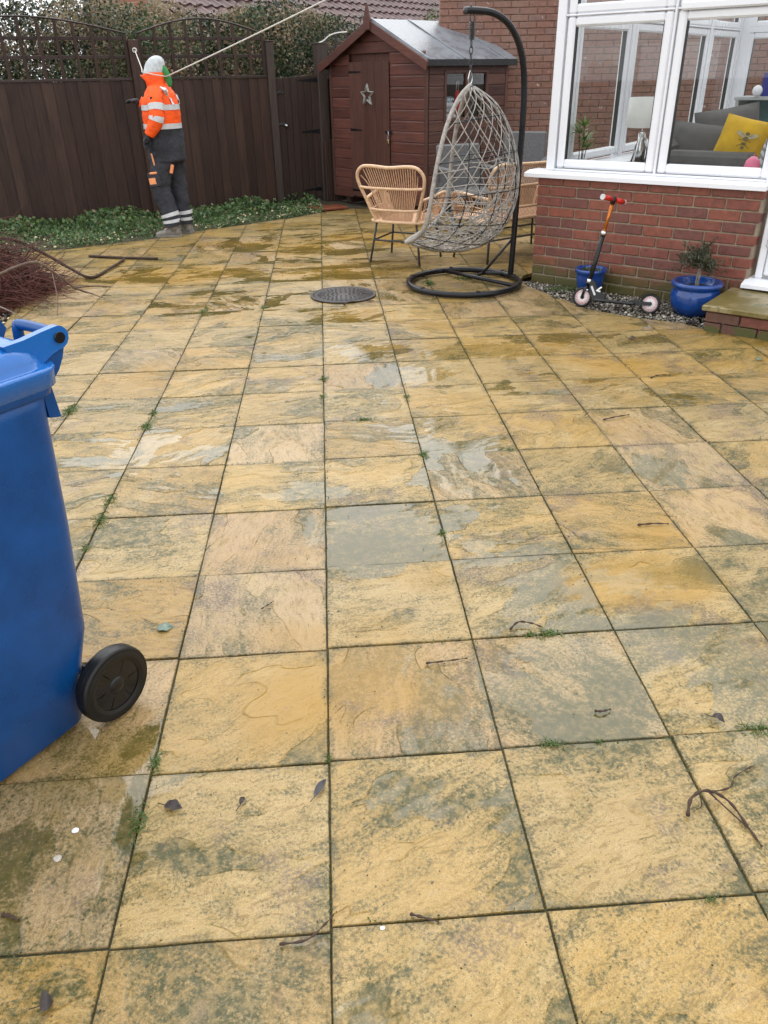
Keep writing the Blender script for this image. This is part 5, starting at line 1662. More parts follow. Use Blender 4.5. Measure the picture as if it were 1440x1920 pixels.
def crease(mb, start, amp, f1=8.0, f2=19.0, flat=.55):
    """push the cloth in and out with a coherent noise so that it hangs in folds"""
    for i in range(start, len(mb.v)):
        p = Vector(mb.v[i])
        a = mnoise.noise(Vector((p.x*f1, p.y*f1, p.z*f1*flat*2)))+.55*mnoise.noise(Vector((p.x*f2+9, p.y*f2, p.z*f2*1.6)))
        b = mnoise.noise(Vector((p.x*f1+31, p.y*f1+7, p.z*f1)))
        mb.v[i] = (p.x+amp*a, p.y+amp*a*.8, p.z+amp*.5*b)
# jacket: orange yoke and sleeves over a navy skirt
TORSO = [((-.035, 0, .765), .195, .215), ((-.035, 0, .88), .192, .210), ((-.035, 0, 1.02), .190, .205), ((-.035, 0, 1.10), .190, .208), ((-.04, 0, 1.22), .192, .215), ((-.045, 0, 1.33), .180, .222), ((-.05, 0, 1.42), .145, .205), ((-.05, 0, 1.475), .105, .145), ((-.045, 0, 1.505), .088, .095)]
jk = empty('jacket', (0, 0, 0), 0, per)
def torso_between(z0, z1, grow=0.0, wob=.012, steps=6):
    rs_ = []
    for k in range(steps+1):
        z_ = z0+(z1-z0)*k/steps
        for i in range(len(TORSO)-1):
            if TORSO[i][0][2] <= z_ <= TORSO[i+1][0][2]: break
        u_ = (z_-TORSO[i][0][2])/(TORSO[i+1][0][2]-TORSO[i][0][2])
        c = Vector(TORSO[i][0]).lerp(Vector(TORSO[i+1][0]), u_)
        ra = TORSO[i][1]*(1-u_)+TORSO[i+1][1]*u_+grow; rb_ = TORSO[i][2]*(1-u_)+TORSO[i+1][2]*u_+grow
        rs_.append(ring(c, (0, 0, 1), ra, rb_, 28, None, wob, int(z_*12)))
    return rs_
mb = MB(); mb.loft(torso_between(.765, 1.10, 0, .012, 14)); crease(mb, 0, .014); mb.build('navy_skirt', M['navy'], jk)
mb = MB(); mb.loft(torso_between(1.095, 1.505, .002, .012, 16))
SLV_L = [((-.055, .13, 1.43), .085, .075), ((-.075, .195, 1.37), .085, .070), ((-.085, .235, 1.26), .076, .064), ((-.075, .25, 1.18), .073, .062), ((-.03, .25, 1.105), .066, .060), ((.02, .24, 1.045), .056, .053)]
SLV_R = [((-.03, -.14, 1.425), .080, .080), ((-.02, -.20, 1.37), .080, .074), ((.02, -.235, 1.28), .072, .070), ((.08, -.24, 1.25), .068, .066), ((.18, -.215, 1.295), .060, .058), ((.262, -.19, 1.335), .054, .052)]
sweep(mb, SLV_L, 24, .02, (1, 0, 0), True, 7, 3)
sweep(mb, SLV_R, 24, .02, (1, 0, 0), True, 7, 9)
crease(mb, 0, .010, 10, 24)
mb.build('orange_yoke', M['hivis'], jk)
# stand-up collar, open at the front
mb = MB()
cr_ = []
for (z_, r1, r2, dx) in ((1.465, .10, .115, -.045), (1.53, .105, .112, -.03), (1.60, .118, .118, -.012), (1.605, .108, .108, -.012), (1.53, .094, .10, -.03), (1.47, .088, .098, -.045)):
    cr_.append(ring((dx, 0, z_), (0, 0, 1), r1, r2, 24, None, .02, 4))
for r_ in cr_[2:4]:
    for p in r_:
        if p.x > .04: p.z -= .02; p.x += .02
mb.loft(cr_, False); crease(mb, 0, .008, 12, 25); mb.build('collar', M['hivis'], jk)
for (z0, z1) in ((1.085, 1.135), (1.262, 1.312)):
    mb = MB(); mb.loft(torso_between(z0, z1, .007, .012, 2), False); mb.build('reflective_band', M['reflect'], jk)
def limb_band(path, t0, t1, grow, mat, name='reflective_band', parent=None, sub=4, n=18, wob=.03, seed=3):
    cs = spline([p[0] for p in path], sub); rs_ = []
    N_ = len(cs)-1
    for k in range(4):
        t = (t0+(t1-t0)*k/3)*N_; i = min(int(t), N_-1); u_ = t-i
        c = cs[i].lerp(cs[i+1], u_); ax = cs[min(i+1, N_)]-cs[max(i-1, 0)] if i else cs[1]-cs[0]
        tt_ = t/sub; kk = min(int(tt_), len(path)-2); uu = tt_-kk
        ra = path[kk][1]*(1-uu)+path[kk+1][1]*uu+grow; rb_ = path[kk][2]*(1-uu)+path[kk+1][2]*uu+grow
        rs_.append(ring(c, ax, ra, rb_, n, (1, 0, 0), 0))
    mb = MB(); mb.loft(rs_, False); return mb.build(name, mat, parent or jk)
for t0_, t1_ in ((.30, .40), (.53, .63)):
    limb_band(SLV_L, t0_, t1_, .006, M['reflect']); limb_band(SLV_R, t0_, t1_, .006, M['reflect'])
for s in (1, -1):   # reflective braces down the back
    rs_ = torso_between(1.31, 1.47, .006, .012, 6)
    L_, R_ = [], []
    for r_ in rs_:
        bk_ = [p for p in r_ if p.x < -.03]
        def at_y(y_):
            p = min(bk_, key=lambda p: abs(p.y-y_)); return V(p.x-.002, y_, p.z)
        L_.append(at_y(s*.075)); R_.append(at_y(s*.115))
    mb = MB(); n_ = len(L_); mb.add(L_+R_, [(k, k+1, n_+k+1, n_+k) for k in range(n_-1)], True); mb.build('reflective_brace', M['reflect'], jk)
mb = MB(); mb.box((-.150, .125, 1.432), (.085, .030, .090), .010, Matrix.Rotation(RAD(-40), 4, 'X') @ Matrix.Rotation(RAD(-30), 4, 'Z')); mb.build('shoulder_tape', M['silverfoil'], jk)
mb = MB(); mb.box((-.06, .262, 1.375), (.026, .008, .026), .003); mb.build('sleeve_badge', M['navy'], jk)
# green hood folded at the nape
mb = MB(); sweep(mb, [((-.085, .0, 1.655), .012, .030), ((-.135, .01, 1.625), .020, .040), ((-.165, .015, 1.56), .022, .040), ((-.180, .02, 1.50), .016, .028), ((-.185, .02, 1.47), .006, .012)], 14, .05, (0, 1, 0), True, 3, 5); mb.build('scarf', M['green_hood'], per)
# beanie
bn = []
for (z_, r_) in ((1.565, .098), (1.58, .106), (1.625, .108), (1.635, .103), (1.67, .102), (1.705, .090), (1.735, .064), (1.75, .030), (1.754, .01)):
    bn.append(ring((-.022-(z_-1.6)*.22, 0, z_), (.1, 0, 1), r_*1.03, r_*.93, 28, None, .010, 3))
mb = MB(); mb.loft(bn); crease(mb, 0, .005, 14, 40); mb.build('beanie', M['knit'], per)
# trousers
tr_ = empty('trousers', (0, 0, 0), 0, per)
LEG_L = [((-.03, .085, .92), 0.154, 0.138), ((-.02, .10, .80), 0.130, 0.119), ((.02, .105, .62), 0.110, 0.103), ((.045, .105, .50), 0.101, 0.095), ((.02, .105, .36), 0.097, 0.090), ((-.02, .108, .22), 0.095, 0.090), ((-.035, .110, .11), 0.090, 0.088)]
LEG_R = [((-.03, -.085, .92), 0.154, 0.138), ((-.04, -.10, .80), 0.130, 0.119), ((-.06, -.105, .62), 0.110, 0.103), ((-.065, -.105, .50), 0.101, 0.095), ((-.075, -.11, .36), 0.097, 0.090), ((-.09, -.115, .22), 0.095, 0.090), ((-.09, -.118, .11), 0.090, 0.088)]
mb = MB(); sweep(mb, LEG_L, 24, .02, (1, 0, 0), True, 8, 20); sweep(mb, LEG_R, 24, .02, (1, 0, 0), True, 8, 40); crease(mb, 0, .016, 8, 20); mb.build('trouser_legs', M['navy'], tr_)
for path in (LEG_L, LEG_R):
    for a, b_ in ((.885, .93), (.80, .845)): limb_band(path, a, b_, .006, M['reflect'], 'reflective_band', tr_)
for (c, sz, rot) in (((.06, .216, .665), (.085, .02, .022), 6), ((.08, .211, .585), (.085, .014, .072), 6), ((-.135, .165, .70), (.035, .02, .09), -18), ((.035, .228, .80), (.016, .012, .12), 8)):
    mb = MB(); mb.box(c, sz, .006, Matrix.Rotation(RAD(rot), 4, 'Y')); mb.build('pocket_flap', M['peach'], tr_)
mb = MB(); mb.box((.06, .206, .60), (.14, .022, .15), .01, Matrix.Rotation(RAD(6), 4, 'Y')); mb.build('cargo_pocket', M['navy'], tr_)
# boots
for (x, y, yaw) in ((-.035, .11, 8), (-.09, -.118, -12)):
    mb = MB()
    secs = [(-.075, .035, .040, .085), (-.05, .046, .055, .115), (0, .046, .060, .125), (.05, .047, .055, .095), (.11, .052, .045, .070), (.165, .050, .040, .058), (.20, .032, .028, .042)]
    rings = []
    for (bx, hw_, cz, h_) in secs:
        pts = []
        for k in range(14):
            a = 2*math.pi*k/14
            pts.append(V(bx, hw_*math.cos(a), max(.004, .5*h_+.5*h_*math.sin(a))))
        rings.append(pts)
    mb.loft(rings)
    mb.loft([ring((-.01, 0, .06), (0, 0, 1), .062, .052, 14), ring((-.005, 0, .15), (0, 0, 1), .062, .056, 14)])
    mb.prism([(-.088, -.042), (-.088, .042), (.05, .050), (.15, .054), (.205, .030), (.205, -.030), (.15, -.054), (.05, -.050)], 0, .022)
    mb.build('boot', M['boot'], per, (x, y, 0), (0, 0, RAD(yaw)))
# gloves: palm and five fingers each
def glove(name, wrist, dirv, palm_up, curl, spread):
    d = Vector(dirv).normalized(); u = Vector(palm_up); u = (u-d*u.dot(d)).normalized(); w = d.cross(u)
    vs_ = [Vector(wrist), Vector(wrist)+d*.05, Vector(wrist)+d*.085]
    ed = [(0, 1), (1, 2)]; rd = [.034, (.040, .028), (.040, .024)]
    for k, (off, ln) in enumerate(((-.032, .062), (-.011, .072), (.011, .068), (.031, .054))):
        base = Vector(wrist)+d*.088+w*off
        p1 = base+(d*math.cos(curl*.5)-u*math.sin(curl*.5))*ln*.5
        p2 = p1+(d*math.cos(curl*1.3)-u*math.sin(curl*1.3))*ln*.5
        b0 = len(vs_); vs_ += [base, p1, p2]; ed += [(2, b0), (b0, b0+1), (b0+1, b0+2)]; rd += [.0125, .0115, .0095]
    t0_ = Vector(wrist)+d*.035-w*.036; t1_ = t0_+(d*.6-w*.7-u*.25)*.035; t2_ = t1_+(d*.85-w*.3-u*.3)*.03
    b0 = len(vs_); vs_ += [t0_, t1_, t2_]; ed += [(1, b0), (b0, b0+1), (b0+1, b0+2)]; rd += [.0145, .0125, .010]
    link(name, skin_mesh(name, [tuple(v_) for v_ in vs_], ed, rd, M['glove'], 2), per)
glove('glove', (.028, .238, 1.037), (.55, -.05, -.85), (.8, -.3, .4), .7, 0)
glove('glove', (.264, -.19, 1.337), (.95, .12, .10), (0, -.2, 1), .55, 0)

# ------------------------------------------------------------------ washing line
HK = fpt(.06, 1.85, .085)
S_ = V(-1.505, 8.32, 1.565)
END = V(2.28, 5.13, 2.86)
ln_ = thing('washing_line', 'white washing line strung from the fence post over the worker', 'washing line', HK)
def sag(a, b_, d, n=16): return [a.lerp(b_, k/n)-V(0, 0, d*4*(k/n)*(1-k/n)) for k in range(n+1)]
pts = sag(HK, V(-1.74, 8.36, 1.60), .0, 6)[:-1]+[V(-1.74, 8.29, 1.61), V(-1.62, 8.24, 1.585), S_]
mb = MB(); mb.tube([p-HK for p in pts], .005, 6); mb.build('cord', M['rope'], ln_)
mb = MB(); mb.tube([p-HK for p in sag(S_, END, .03, 20)], .0065, 6); mb.build('cord', M['rope'], ln_)
mb = MB(); mb.tube([(.022*math.cos(t), -.01, .022*math.sin(t)) for t in np.linspace(0, 6.28, 16)[:-1]], .007, 6, True); mb.tube([(0, .0, 0), (0, .06, 0)], .006, 6); mb.build('ring_hook', M['rope'], ln_)
g = thing('shed_cable', 'pale cable looping from the thick gate post to the shed roof', 'cable', fpt(2.52, 1.93, 0))
q0 = fpt(2.52, 1.93, 0)
pts = spline([V(0, 0, 0), V(.06, .01, .02), V(.14, 0, .075), V(.24, -.02, .105), V(.38, -.05, .115)], 5)
mb = MB(); mb.tube(pts, .008, 6); mb.build('cord', M['rope'], g)

# ------------------------------------------------------------------ brushwood heap and branches
rng = np.random.default_rng(61)
bw_ = thing('brushwood_heap', 'heap of red-brown prunings piled at the edge of the patio', 'brushwood', (-2.82, 5.72, 0))
n = 3600; m_ = 6
a = rng.uniform(0, 6.28, n); r_ = np.sqrt(rng.uniform(0, 1, n))
P = np.zeros((n, m_, 3))
P[:, 0, 0] = .58*r_*np.cos(a); P[:, 0, 1] = .66*r_*np.sin(a); P[:, 0, 2] = rng.uniform(0, 1, n)*.48*(1-r_**2)+.015
d = rng.normal(size=(n, 3))*np.array([1, 1, .30]); d = unit(d); L = rng.uniform(.12, .46, n)
for k in range(1, m_):
    d = unit(d+rng.normal(size=(n, 3))*.17); d[:, 2] -= .04
    P[:, k] = P[:, k-1]+d*(L/(m_-1))[:, None]
P[..., 2] = np.maximum(P[..., 2], .004)
v, f = stick_arrays(P, np.linspace(1, .35, m_)[None]*rng.uniform(.0016, .0048, (n, 1)), 3)
tag(link('twigs', np_mesh('twigs', v, f, M['redtwig']), bw_), kind='stuff')
n2 = 24
P2 = P[:n2]*1.0; P2[..., 2] += .12*(1-np.minimum(1, np.hypot(P2[..., 0], P2[..., 1])/.7))
v, f = stick_arrays(P2, np.linspace(1, .5, m_)[None]*rng.uniform(.004, .007, (n2, 1)), 5)
link('thick_twigs', np_mesh('thick_twigs', v, f, M['bark']), bw_)
M['bark_mid'] = simple('brown_bark', (.115, .075, .055), .75, .45, 25, bump=.004)
def branch(label, pts, r0, r1, mat, sub=(), name='branch'):
    p0 = Vector(pts[0])
    g = thing(name, label, 'branch', (p0.x, p0.y, 0))
    o_ = V(p0.x, p0.y, 0)
    S = spline(pts, 6)
    mb = MB(); mb.tube([p-o_ for p in S], [r0+(r1-r0)*k/(len(S)-1)+.0012*math.sin(k*1.7) for k in range(len(S))], 7)
    mb.build('limb', mat, g)
    for sp_, a_, b_ in sub:
        S = spline(sp_, 4)
        mb = MB(); mb.tube([p-o_ for p in S], [a_+(b_-a_)*k/(len(S)-1) for k in range(len(S))], 6); mb.build('twig', mat, g)
branch('long bent dark branch ending in a fork on the slabs', [(-3.0, 6.1, .34), (-2.70, 6.25, .36), (-2.50, 6.44, .20), (-2.25, 6.35, .07), (-2.05, 6.22, .016), (-1.96, 6.62, .018), (-1.92, 7.0, .02)], .017, .011, M['bark'],
       [([(-2.32, 7.22, .014), (-1.93, 7.05, .018), (-1.60, 6.98, .014)], .013, .012), ([(-2.5, 6.44, .2), (-2.58, 6.2, .14), (-2.6, 5.95, .05)], .008, .003)])
branch('thick pale-brown branch arching out of the brushwood', [(-2.75, 4.9, .16), (-2.42, 5.13, .28), (-2.2, 5.33, .33), (-2.08, 5.42, .22), (-1.98, 5.52, .08), (-1.88, 5.60, .014)], .0135, .007, M['bark_mid'],
       [([(-2.0, 5.5, .09), (-1.90, 5.72, .05), (-1.78, 5.80, .02)], .008, .005), ([(-1.98, 5.52, .08), (-1.84, 5.50, .03), (-1.74, 5.43, .012)], .006, .003), ([(-2.1, 5.40, .24), (-2.0, 5.1, .1), (-1.98, 4.95, .015)], .005, .002)])
branch('curled grey root at the near edge of the brushwood', [(-2.62, 4.72, .01), (-2.52, 4.66, .13), (-2.42, 4.70, .12), (-2.34, 4.66, .05), (-2.30, 4.62, .01)], .022, .012, M['bark_grey'],
       [([(-2.44, 4.70, .12), (-2.36, 4.80, .14), (-2.26, 4.82, .09), (-2.2, 4.86, .03)], .008, .003), ([(-2.4, 4.69, .1), (-2.38, 4.60, .05), (-2.36, 4.56, .01)], .012, .006)], 'root')

# ------------------------------------------------------------------ bits lying on the slabs
def twig(label, pts, r_, mat=None, sub=()):
    branch(label, [(x, y, z) for x, y, z in pts], r_, r_*.55, mat or M['bark'], sub, 'twig')
Z = .006
twig('dark forked twig across a joint at the right edge', [(.838, .200, Z), (.862, .240, .018), (.905, .252, .024), (.945, .225, .016), (.962, .165, Z), (.968, .105, Z)], .0042, None, [([(.905, .252, .024), (.935, .20, .014), (.963, .150, Z)], .0022, .0014), ([(.885, .247, .02), (.882, .225, Z), (.865, .215, Z)], .002, .001)])
twig('thin bent twig above the forked twig at the right edge', [(.92, .262, Z), (.97, .268, .010), (1.0, .30, .012), (1.07, .335, Z)], .0025)
twig('short dark curved twig on the green puddled slab', [(.728, .556, Z), (.745, .549, .010), (.772, .558, Z)], .0038)
twig('straight thin twig lying by the middle joint of the near slabs', [(.292, .795, Z), (.35, .797, .008), (.418, .806, Z)], .0028)
twig('small arched twig beside two grass tufts', [(.575, .93, Z), (.605, .952, .016), (.645, .945, .014), (.68, .93, Z)], .0035)
twig('fine broken twig on the pale slab right of the leaf', [(-.215, 1.115, Z), (-.19, 1.138, .008), (-.178, 1.155, Z)], .002)
twig('short black stick near the lower left corner of the patio', [(-.690, .083, Z), (-.672, .077, .009), (-.652, .068, Z)], .0046)
twig('thin curved twig along the joint at the front', [(-.105, -.030, Z), (-.05, -.028, .010), (-.012, .0, .014), (.008, .028, Z)], .0026)
twig('dark straight twig beside the front joint with a white chip', [(.165, .012, Z), (.19, .0, .010), (.222, -.010, Z)], .0032)
twig('thin brown twig on the slabs below the door step', [(1.86, 3.12, Z), (1.92, 3.15, .008), (1.99, 3.15, Z)], .004)
twig('crooked brown twig lying towards the scooter', [(1.40, 2.55, Z), (1.47, 2.57, .01), (1.55, 2.60, Z)], .004)
twig('dark twig under the rim of the manhole cover', [(.165, 4.985, Z), (.20, 5.03, .014), (.30, 5.045, .014), (.40, 5.075, Z)], .006)
twig('thin dark twig on the far right slabs', [(1.20, 1.52, Z), (1.26, 1.52, .008), (1.32, 1.515, Z)], .004)

M['leaf_dark'] = make_leaf_material('dead_leaf', (.022, .014, .012), (.030, .020, .016), (.045, .03, .025), .55, .05, 20)
M['leaf_grey'] = make_leaf_material('grey_leaf', (.045, .042, .046), (.035, .032, .036), (.07, .065, .065), .55, .05, 20)
M['leaf_green'] = make_leaf_material('green_leaf', (.085, .14, .10), (.11, .17, .12), (.17, .22, .17), .35, .05, 30)
def fallen_leaf(label, x, y, L, W, rot, mat, curl=.006, lobes=0):
    g = thing('fallen_leaf', label, 'leaf', (x, y, .004), rot)
    mb = MB(); n_ = 10; mid = []; lf = []; rt = []
    for k in range(n_+1):
        t = k/n_
        w = W*math.sin(math.pi*min(1, t**.8))**.8*(1+.18*math.sin(t*math.pi*2*lobes) if lobes else 1)
        zc = .002+curl*math.sin(math.pi*t)
        mid.append(V(t*L-L/2, 0, zc)); lf.append(V(t*L-L/2, w/2, zc+.004*math.sin(3*t))); rt.append(V(t*L-L/2, -w/2, zc+.003*math.cos(4*t)))
    vs_ = mid+lf+rt; N_ = n_+1
    fs_ = [(k, k+1, N_+k+1, N_+k) for k in range(n_)]+[(2*N_+k, 2*N_+k+1, k+1, k) for k in range(n_)]
    mb.add(vs_, fs_, True); mb.build('blade', mat, g)
    mb = MB(); mb.tube([(-L/2-.018, .002, .003), (-L/2, 0, .003), (L/2*.7, 0, .004+curl*.5)], [.0012, .0011, .0006], 4); mb.build('stalk', mat, g)
fallen_leaf('torn dark brown leaf on the large near slab', -.376, .334, .046, .026, RAD(-15), M['leaf_dark'], .006, 2)
fallen_leaf('long grey willow leaf beside the middle joint', -.022, .358, .060, .017, RAD(62), M['leaf_grey'])
fallen_leaf('tiny brown leaf between the torn leaf and the willow leaf', -.21, .335, .024, .012, RAD(70), M['leaf_dark'])
fallen_leaf('small grey-green lobed leaf on the slab beyond the bin wheel', -.516, 1.043, .052, .036, RAD(10), M['leaf_green'], .004, 2)
fallen_leaf('crumpled black leaf on the wet slab at the right', 1.045, .494, .036, .020, RAD(-40), M['leaf_dark'], .012, 2)
fallen_leaf('dark curled leaf at the lower left corner of the picture', -.542, -.109, .024, .040, RAD(20), M['leaf_dark'], .010)
fallen_leaf('dark crumpled leaf in front of the wide blue pot', 2.53, 4.12, .10, .05, RAD(-30), M['leaf_dark'], .02, 2)
fallen_leaf('brown leaf on the slabs in front of the scooter', 2.02, 3.85, .05, .03, RAD(10), M['leaf_dark'], .012)
fallen_leaf('small green leaf on the slabs below the door step', 2.62, 3.35, .05, .03, RAD(30), M['leaf_green'], .01)
def stone(label, x, y, s, mat):
    rr = random.Random(int(x*1000)); mb = MB()
    rings = [[V(s*r__*math.cos(a_)*(1+.15*rr.uniform(-1, 1)), s*.8*r__*math.sin(a_)*(1+.15*rr.uniform(-1, 1)), s*z_) for a_ in np.linspace(0, 6.28, 9)[:-1]] for r__, z_ in ((.6, 0), (1, .25), (.9, .6), (.45, .85))]
    mb.loft(rings, True, False)
    tag(mb.build('pebble', mat, None, (x, y, .002)), label, 'pebble')
stone('small white chipping on the orange-brown slab by the bin', -.594, .285, .0085, M['upvc'])
stone('small grey pebble on the orange-brown slab by the bin', -.613, .212, .0105, M['gravel_pale'])
stone('tiny white chip at the front joint', .105, -.012, .005, M['upvc'])

# dirt crumbs scattered over the slabs
n = 5000
pt = np.stack([rng.uniform(-2.2, 2.6, n), rng.uniform(-.6, 8.5, n)], 1)
pt = pt[inside(pt, np.array(PATIO))]
k = rng.uniform(size=len(pt)) < .35+.65*np.exp(-((pt[:, 0]-.4)**2+(pt[:, 1]-.7)**2)/1.2)
pt = pt[k]
jx = rng.integers(-4, 5, 1500)*.45+rng.normal(size=1500)*.012; jy = rng.uniform(-.4, 6, 1500)
pt = np.concatenate([pt, np.stack([jx, jy], 1)])
pebbles('litter_crumbs', 'dark crumbs of soil and bark scattered over the slabs', pt, np.full(len(pt), .003), rng.uniform(.0009, .0036, len(pt))*np.clip(.7+pt[:, 1]*.12, .7, 1.6), [M['compost'], M['bark'], M['compost']], rng, 'debris')

# grass tufts and moss in the joints
def tuft_mesh(seed, n_, h_, spread):
    r2 = np.random.default_rng(seed)
    m2 = 4
    P = np.zeros((n_, m2, 3)); P[:, 0, :2] = r2.normal(size=(n_, 2))*spread*np.array([1, .35])
    d = r2.normal(size=(n_, 3)); d[:, 2] = np.abs(d[:, 2])+.7; d = unit(d)
    L = r2.uniform(.4, 1, n_)*h_
    for k in range(1, m2):
        d = unit(d+np.array([0, 0, -.28*k])+r2.normal(size=(n_, 3))*.1); P[:, k] = P[:, k-1]+d*(L/(m2-1))[:, None]
    P[..., 2] = np.maximum(P[..., 2], .001)
    v, f = stick_arrays(P, np.array([.0014, .0013, .0009, .0002])[None]*np.ones((n_, 1))*(h_/.035)**.5, 3)
    return np_mesh('grass_tuft', v, f, M['grass'])
TM = [tuft_mesh(1, 46, .030, .012), tuft_mesh(2, 60, .036, .020), tuft_mesh(3, 30, .026, .016), tuft_mesh(4, 80, .040, .034)]
tufts = [(0, 3.339, 0, 1.4, 'grass tuft in the middle joint, first beyond the manhole side'), (-.004, 3.046, 2, 1.2, 'grass tuft in the middle joint just below another tuft'), (.205, 2.70, 1, 1.0, 'spreading grass tuft in the cross joint right of the middle joint'),
         (.445, 1.545, 0, 1.0, 'upright grass tuft in the joint beside the dark wet slab'), (.690, .905, 1, .95, 'larger of the two grass tufts beside the arched twig'), (.632, .905, 0, .8, 'smaller of the two grass tufts beside the arched twig'),
         (.581, .455, 1, .75, 'grass tuft in the cross joint below the puddled slab'), (.705, .452, 2, .6, 'sparse grass blades in the cross joint below the puddled slab'), (-.452, .30, 3, .8, 'flattened grass in the joint left of the torn leaf'),
         (-.895, 1.783, 3, 1.0, 'grass clump in the joint close to the bin edge'), (-.899, 2.739, 1, 1.3, 'lower of the two grass tufts in the joint right of the bin'), (-.898, 2.919, 0, 1.3, 'upper of the two grass tufts in the joint right of the bin'),
         (-1.352, 3.011, 3, 1.2, 'grass tuft in the joint beside the bin handle'), (-.902, 1.565, 2, 1.2, 'wispy grass in the joint touching the bin edge'), (.455, 2.245, 1, 1.0, 'grass tuft at the crossing of two joints in mid patio'), (.450, 2.99, 2, 1.1, 'small grass tuft in the joint below the pale slabs'),
         (.86, 2.255, 2, 1.1, 'grass tuft in the cross joint right of mid patio'), (-.895, 1.95, 3, .9, 'grass clump in the joint above the bin-side clump'), (-.447, .48, 1, .8, 'grass tuft at the joint crossing left of the near slabs'), (0, .452, 2, .7, 'tiny grass tuft at the middle joint crossing above the willow leaf'),
         (1.15, .449, 3, .9, 'grass tuft at the far right edge of the near slabs'), (.80, -.006, 2, .8, 'sparse grass in the front joint at the right'), (1.28, 5.72, 3, 2.0, 'weed clump growing inside the stand ring'), (-.45, 5.0, 2, 1.6, 'weeds in the joint left of the manhole cover'), (.90, 5.6, 3, 1.5, 'low weeds in the joint under the hanging chair'),
         (-.90, 4.95, 2, 1.8, 'weed tuft in the far joint left of the manhole'), (1.95, 5.2, 3, 2.0, 'weeds at the foot of the brick corner')]
for (x, y, k, s, lab) in tufts:
    o = link('grass_tuft', TM[k], None, (x, y, .0), (0, 0, RAD(90) if abs((x/.45)-round(x/.45)) < .06 else random.uniform(-.2, .2)))
    o.scale = (s, s, s)
    tag(o, lab, 'grass', 'grass tufts in the paving joints')
rng = np.random.default_rng(71)
nm = 34000
seg = rng.integers(0, 2, nm)
jx = np.where(seg == 0, rng.integers(-5, 7, nm)*.45+rng.normal(size=nm)*.005, rng.uniform(-2.3, 2.6, nm))
jy = np.where(seg == 0, rng.uniform(-.6, 9, nm), rng.integers(-1, 20, nm)*.45+rng.normal(size=nm)*.007)
kk = inside(np.stack([jx, jy], 1), np.array(PATIO)) & (np.sin(jx*7.3+jy*5.1)+np.sin(jy*11.7-jx*3.3)+rng.normal(size=nm)*.7 > .25)
c = np.stack([jx[kk], jy[kk], rng.uniform(-.008, .003, kk.sum())], 1)
v, f = leaf_arrays(c, rng.uniform(.003, .009, len(c)), rng, .7)
tag(link('joint_moss', np_mesh('joint_moss', v, f, [M['moss'], M['grass']], False, np.concatenate([rng.integers(0, 2, len(c))]*2))), 'moss and seedlings growing in the paving joints', 'moss', kind='stuff')

# ------------------------------------------------------------------ inside the conservatory
def cpt(x, y, z): return C0+CD*x-CN*y+V(0, 0, z)
M['lamp_shade'] = simple('white_lamp_shade', (.78, .78, .74), .8, .03)
M['sofa'] = simple('grey_sofa_cloth', (.125, .12, .115), .85, .15, 12, bump=.004, bscale=200)
M['mustard'] = simple('mustard_velvet', (.60, .36, .015), .7, .15, 9)
M['teal'] = simple('teal_cabinet', (.16, .30, .29), .5, .06)
M['cab_frame'] = simple('grey_painted_cabinet', (.42, .43, .42), .5, .06)
M['pink'] = simple('pink_foil', (.80, .20, .32), .2, .1)
M['toyblue'] = simple('navy_toy_box', (.03, .035, .22), .5, .1)
g = thing('side_table', 'low dark table under the lamp behind the front window', 'table', cpt(.66, .50, .20), CA)
mb = MB(); mb.box((0, 0, .64), (.30, .30, .025), .006); mb.build('table_top', M['bark'], g)
for sx in (-1, 1):
    for sy in (-1, 1):
        mb = MB(); mb.box((sx*.12, sy*.12, .315), (.03, .03, .63), .004); mb.build('leg', M['bark'], g)
lamp = thing('table_lamp', 'table lamp with white drum shade and tripod legs in the window', 'lamp', cpt(.66, .50, .853), CA)
mb = MB(); mb.lathe([(.125, .298), (.128, .30), (.122, .502), (.118, .502), (.124, .302)], 32, (0, 0, 0), None, True, False); mb.build('lamp_shade', M['lamp_shade'], lamp)
for k in range(3):
    a = k*2.094+.5
    mb = MB(); mb.tube([(.018*math.cos(a), .018*math.sin(a), .26), (.11*math.cos(a), .11*math.sin(a), .0)], .007, 8); mb.build('leg', M['steel'], lamp)
mb = MB(); mb.lathe([(.040, .0), (.042, .16), (.028, .20), (.026, .26), (.0, .27)], 16); mb.build('glass_body', M['steel'], lamp)
mb = MB(); mb.tube([(0, 0, .24), (0, 0, .36)], .008, 8); mb.build('lamp_stem', M['steel'], lamp)
hp = thing('house_plant', 'spiky green house plant in a white pot on the window board', 'plant', cpt(.30, .24, .884), CA)
mb = MB(); mb.lathe([(.03, 0), (.042, .005), (.046, .05), (.042, .052), (.038, .045)], 20); mb.build('pot', M['upvc'], hp)
rng = np.random.default_rng(81)
stems = MB()
tips = []
for k in range(4):
    a = k*1.7; x, y = .02*math.cos(a), .02*math.sin(a); h_ = .13+.05*k
    stems.tube(spline([(x, y, .04), (x*1.2, y*1.2, h_*.6), (x*1.8, y*1.5, h_)], 4), .0035, 6); tips.append((x*1.8, y*1.5, h_))
stems.build('stems', M['bark'], hp)
lv = MB()
for (x, y, z_) in tips:
    for k in range(34):
        a = rng.uniform(0, 6.28); L = rng.uniform(.07, .15); up_ = rng.uniform(.1, 1.0)
        d = V(math.cos(a), math.sin(a), up_).normalized()
        p0 = V(x, y, z_); p1 = p0+d*L*.55; p2 = p0+d*L+V(0, 0, -.03*(1.2-up_))
        w = d.cross(V(0, 0, 1)).normalized()*.0075
        lv.add([p0-w*.5, p1-w, p2, p1+w, p0+w*.5], [(0, 1, 3, 4), (1, 2, 3)])
M['palmleaf'] = make_leaf_material('palm_leaf', (.12, .22, .03), (.17, .28, .05), (.28, .36, .10))
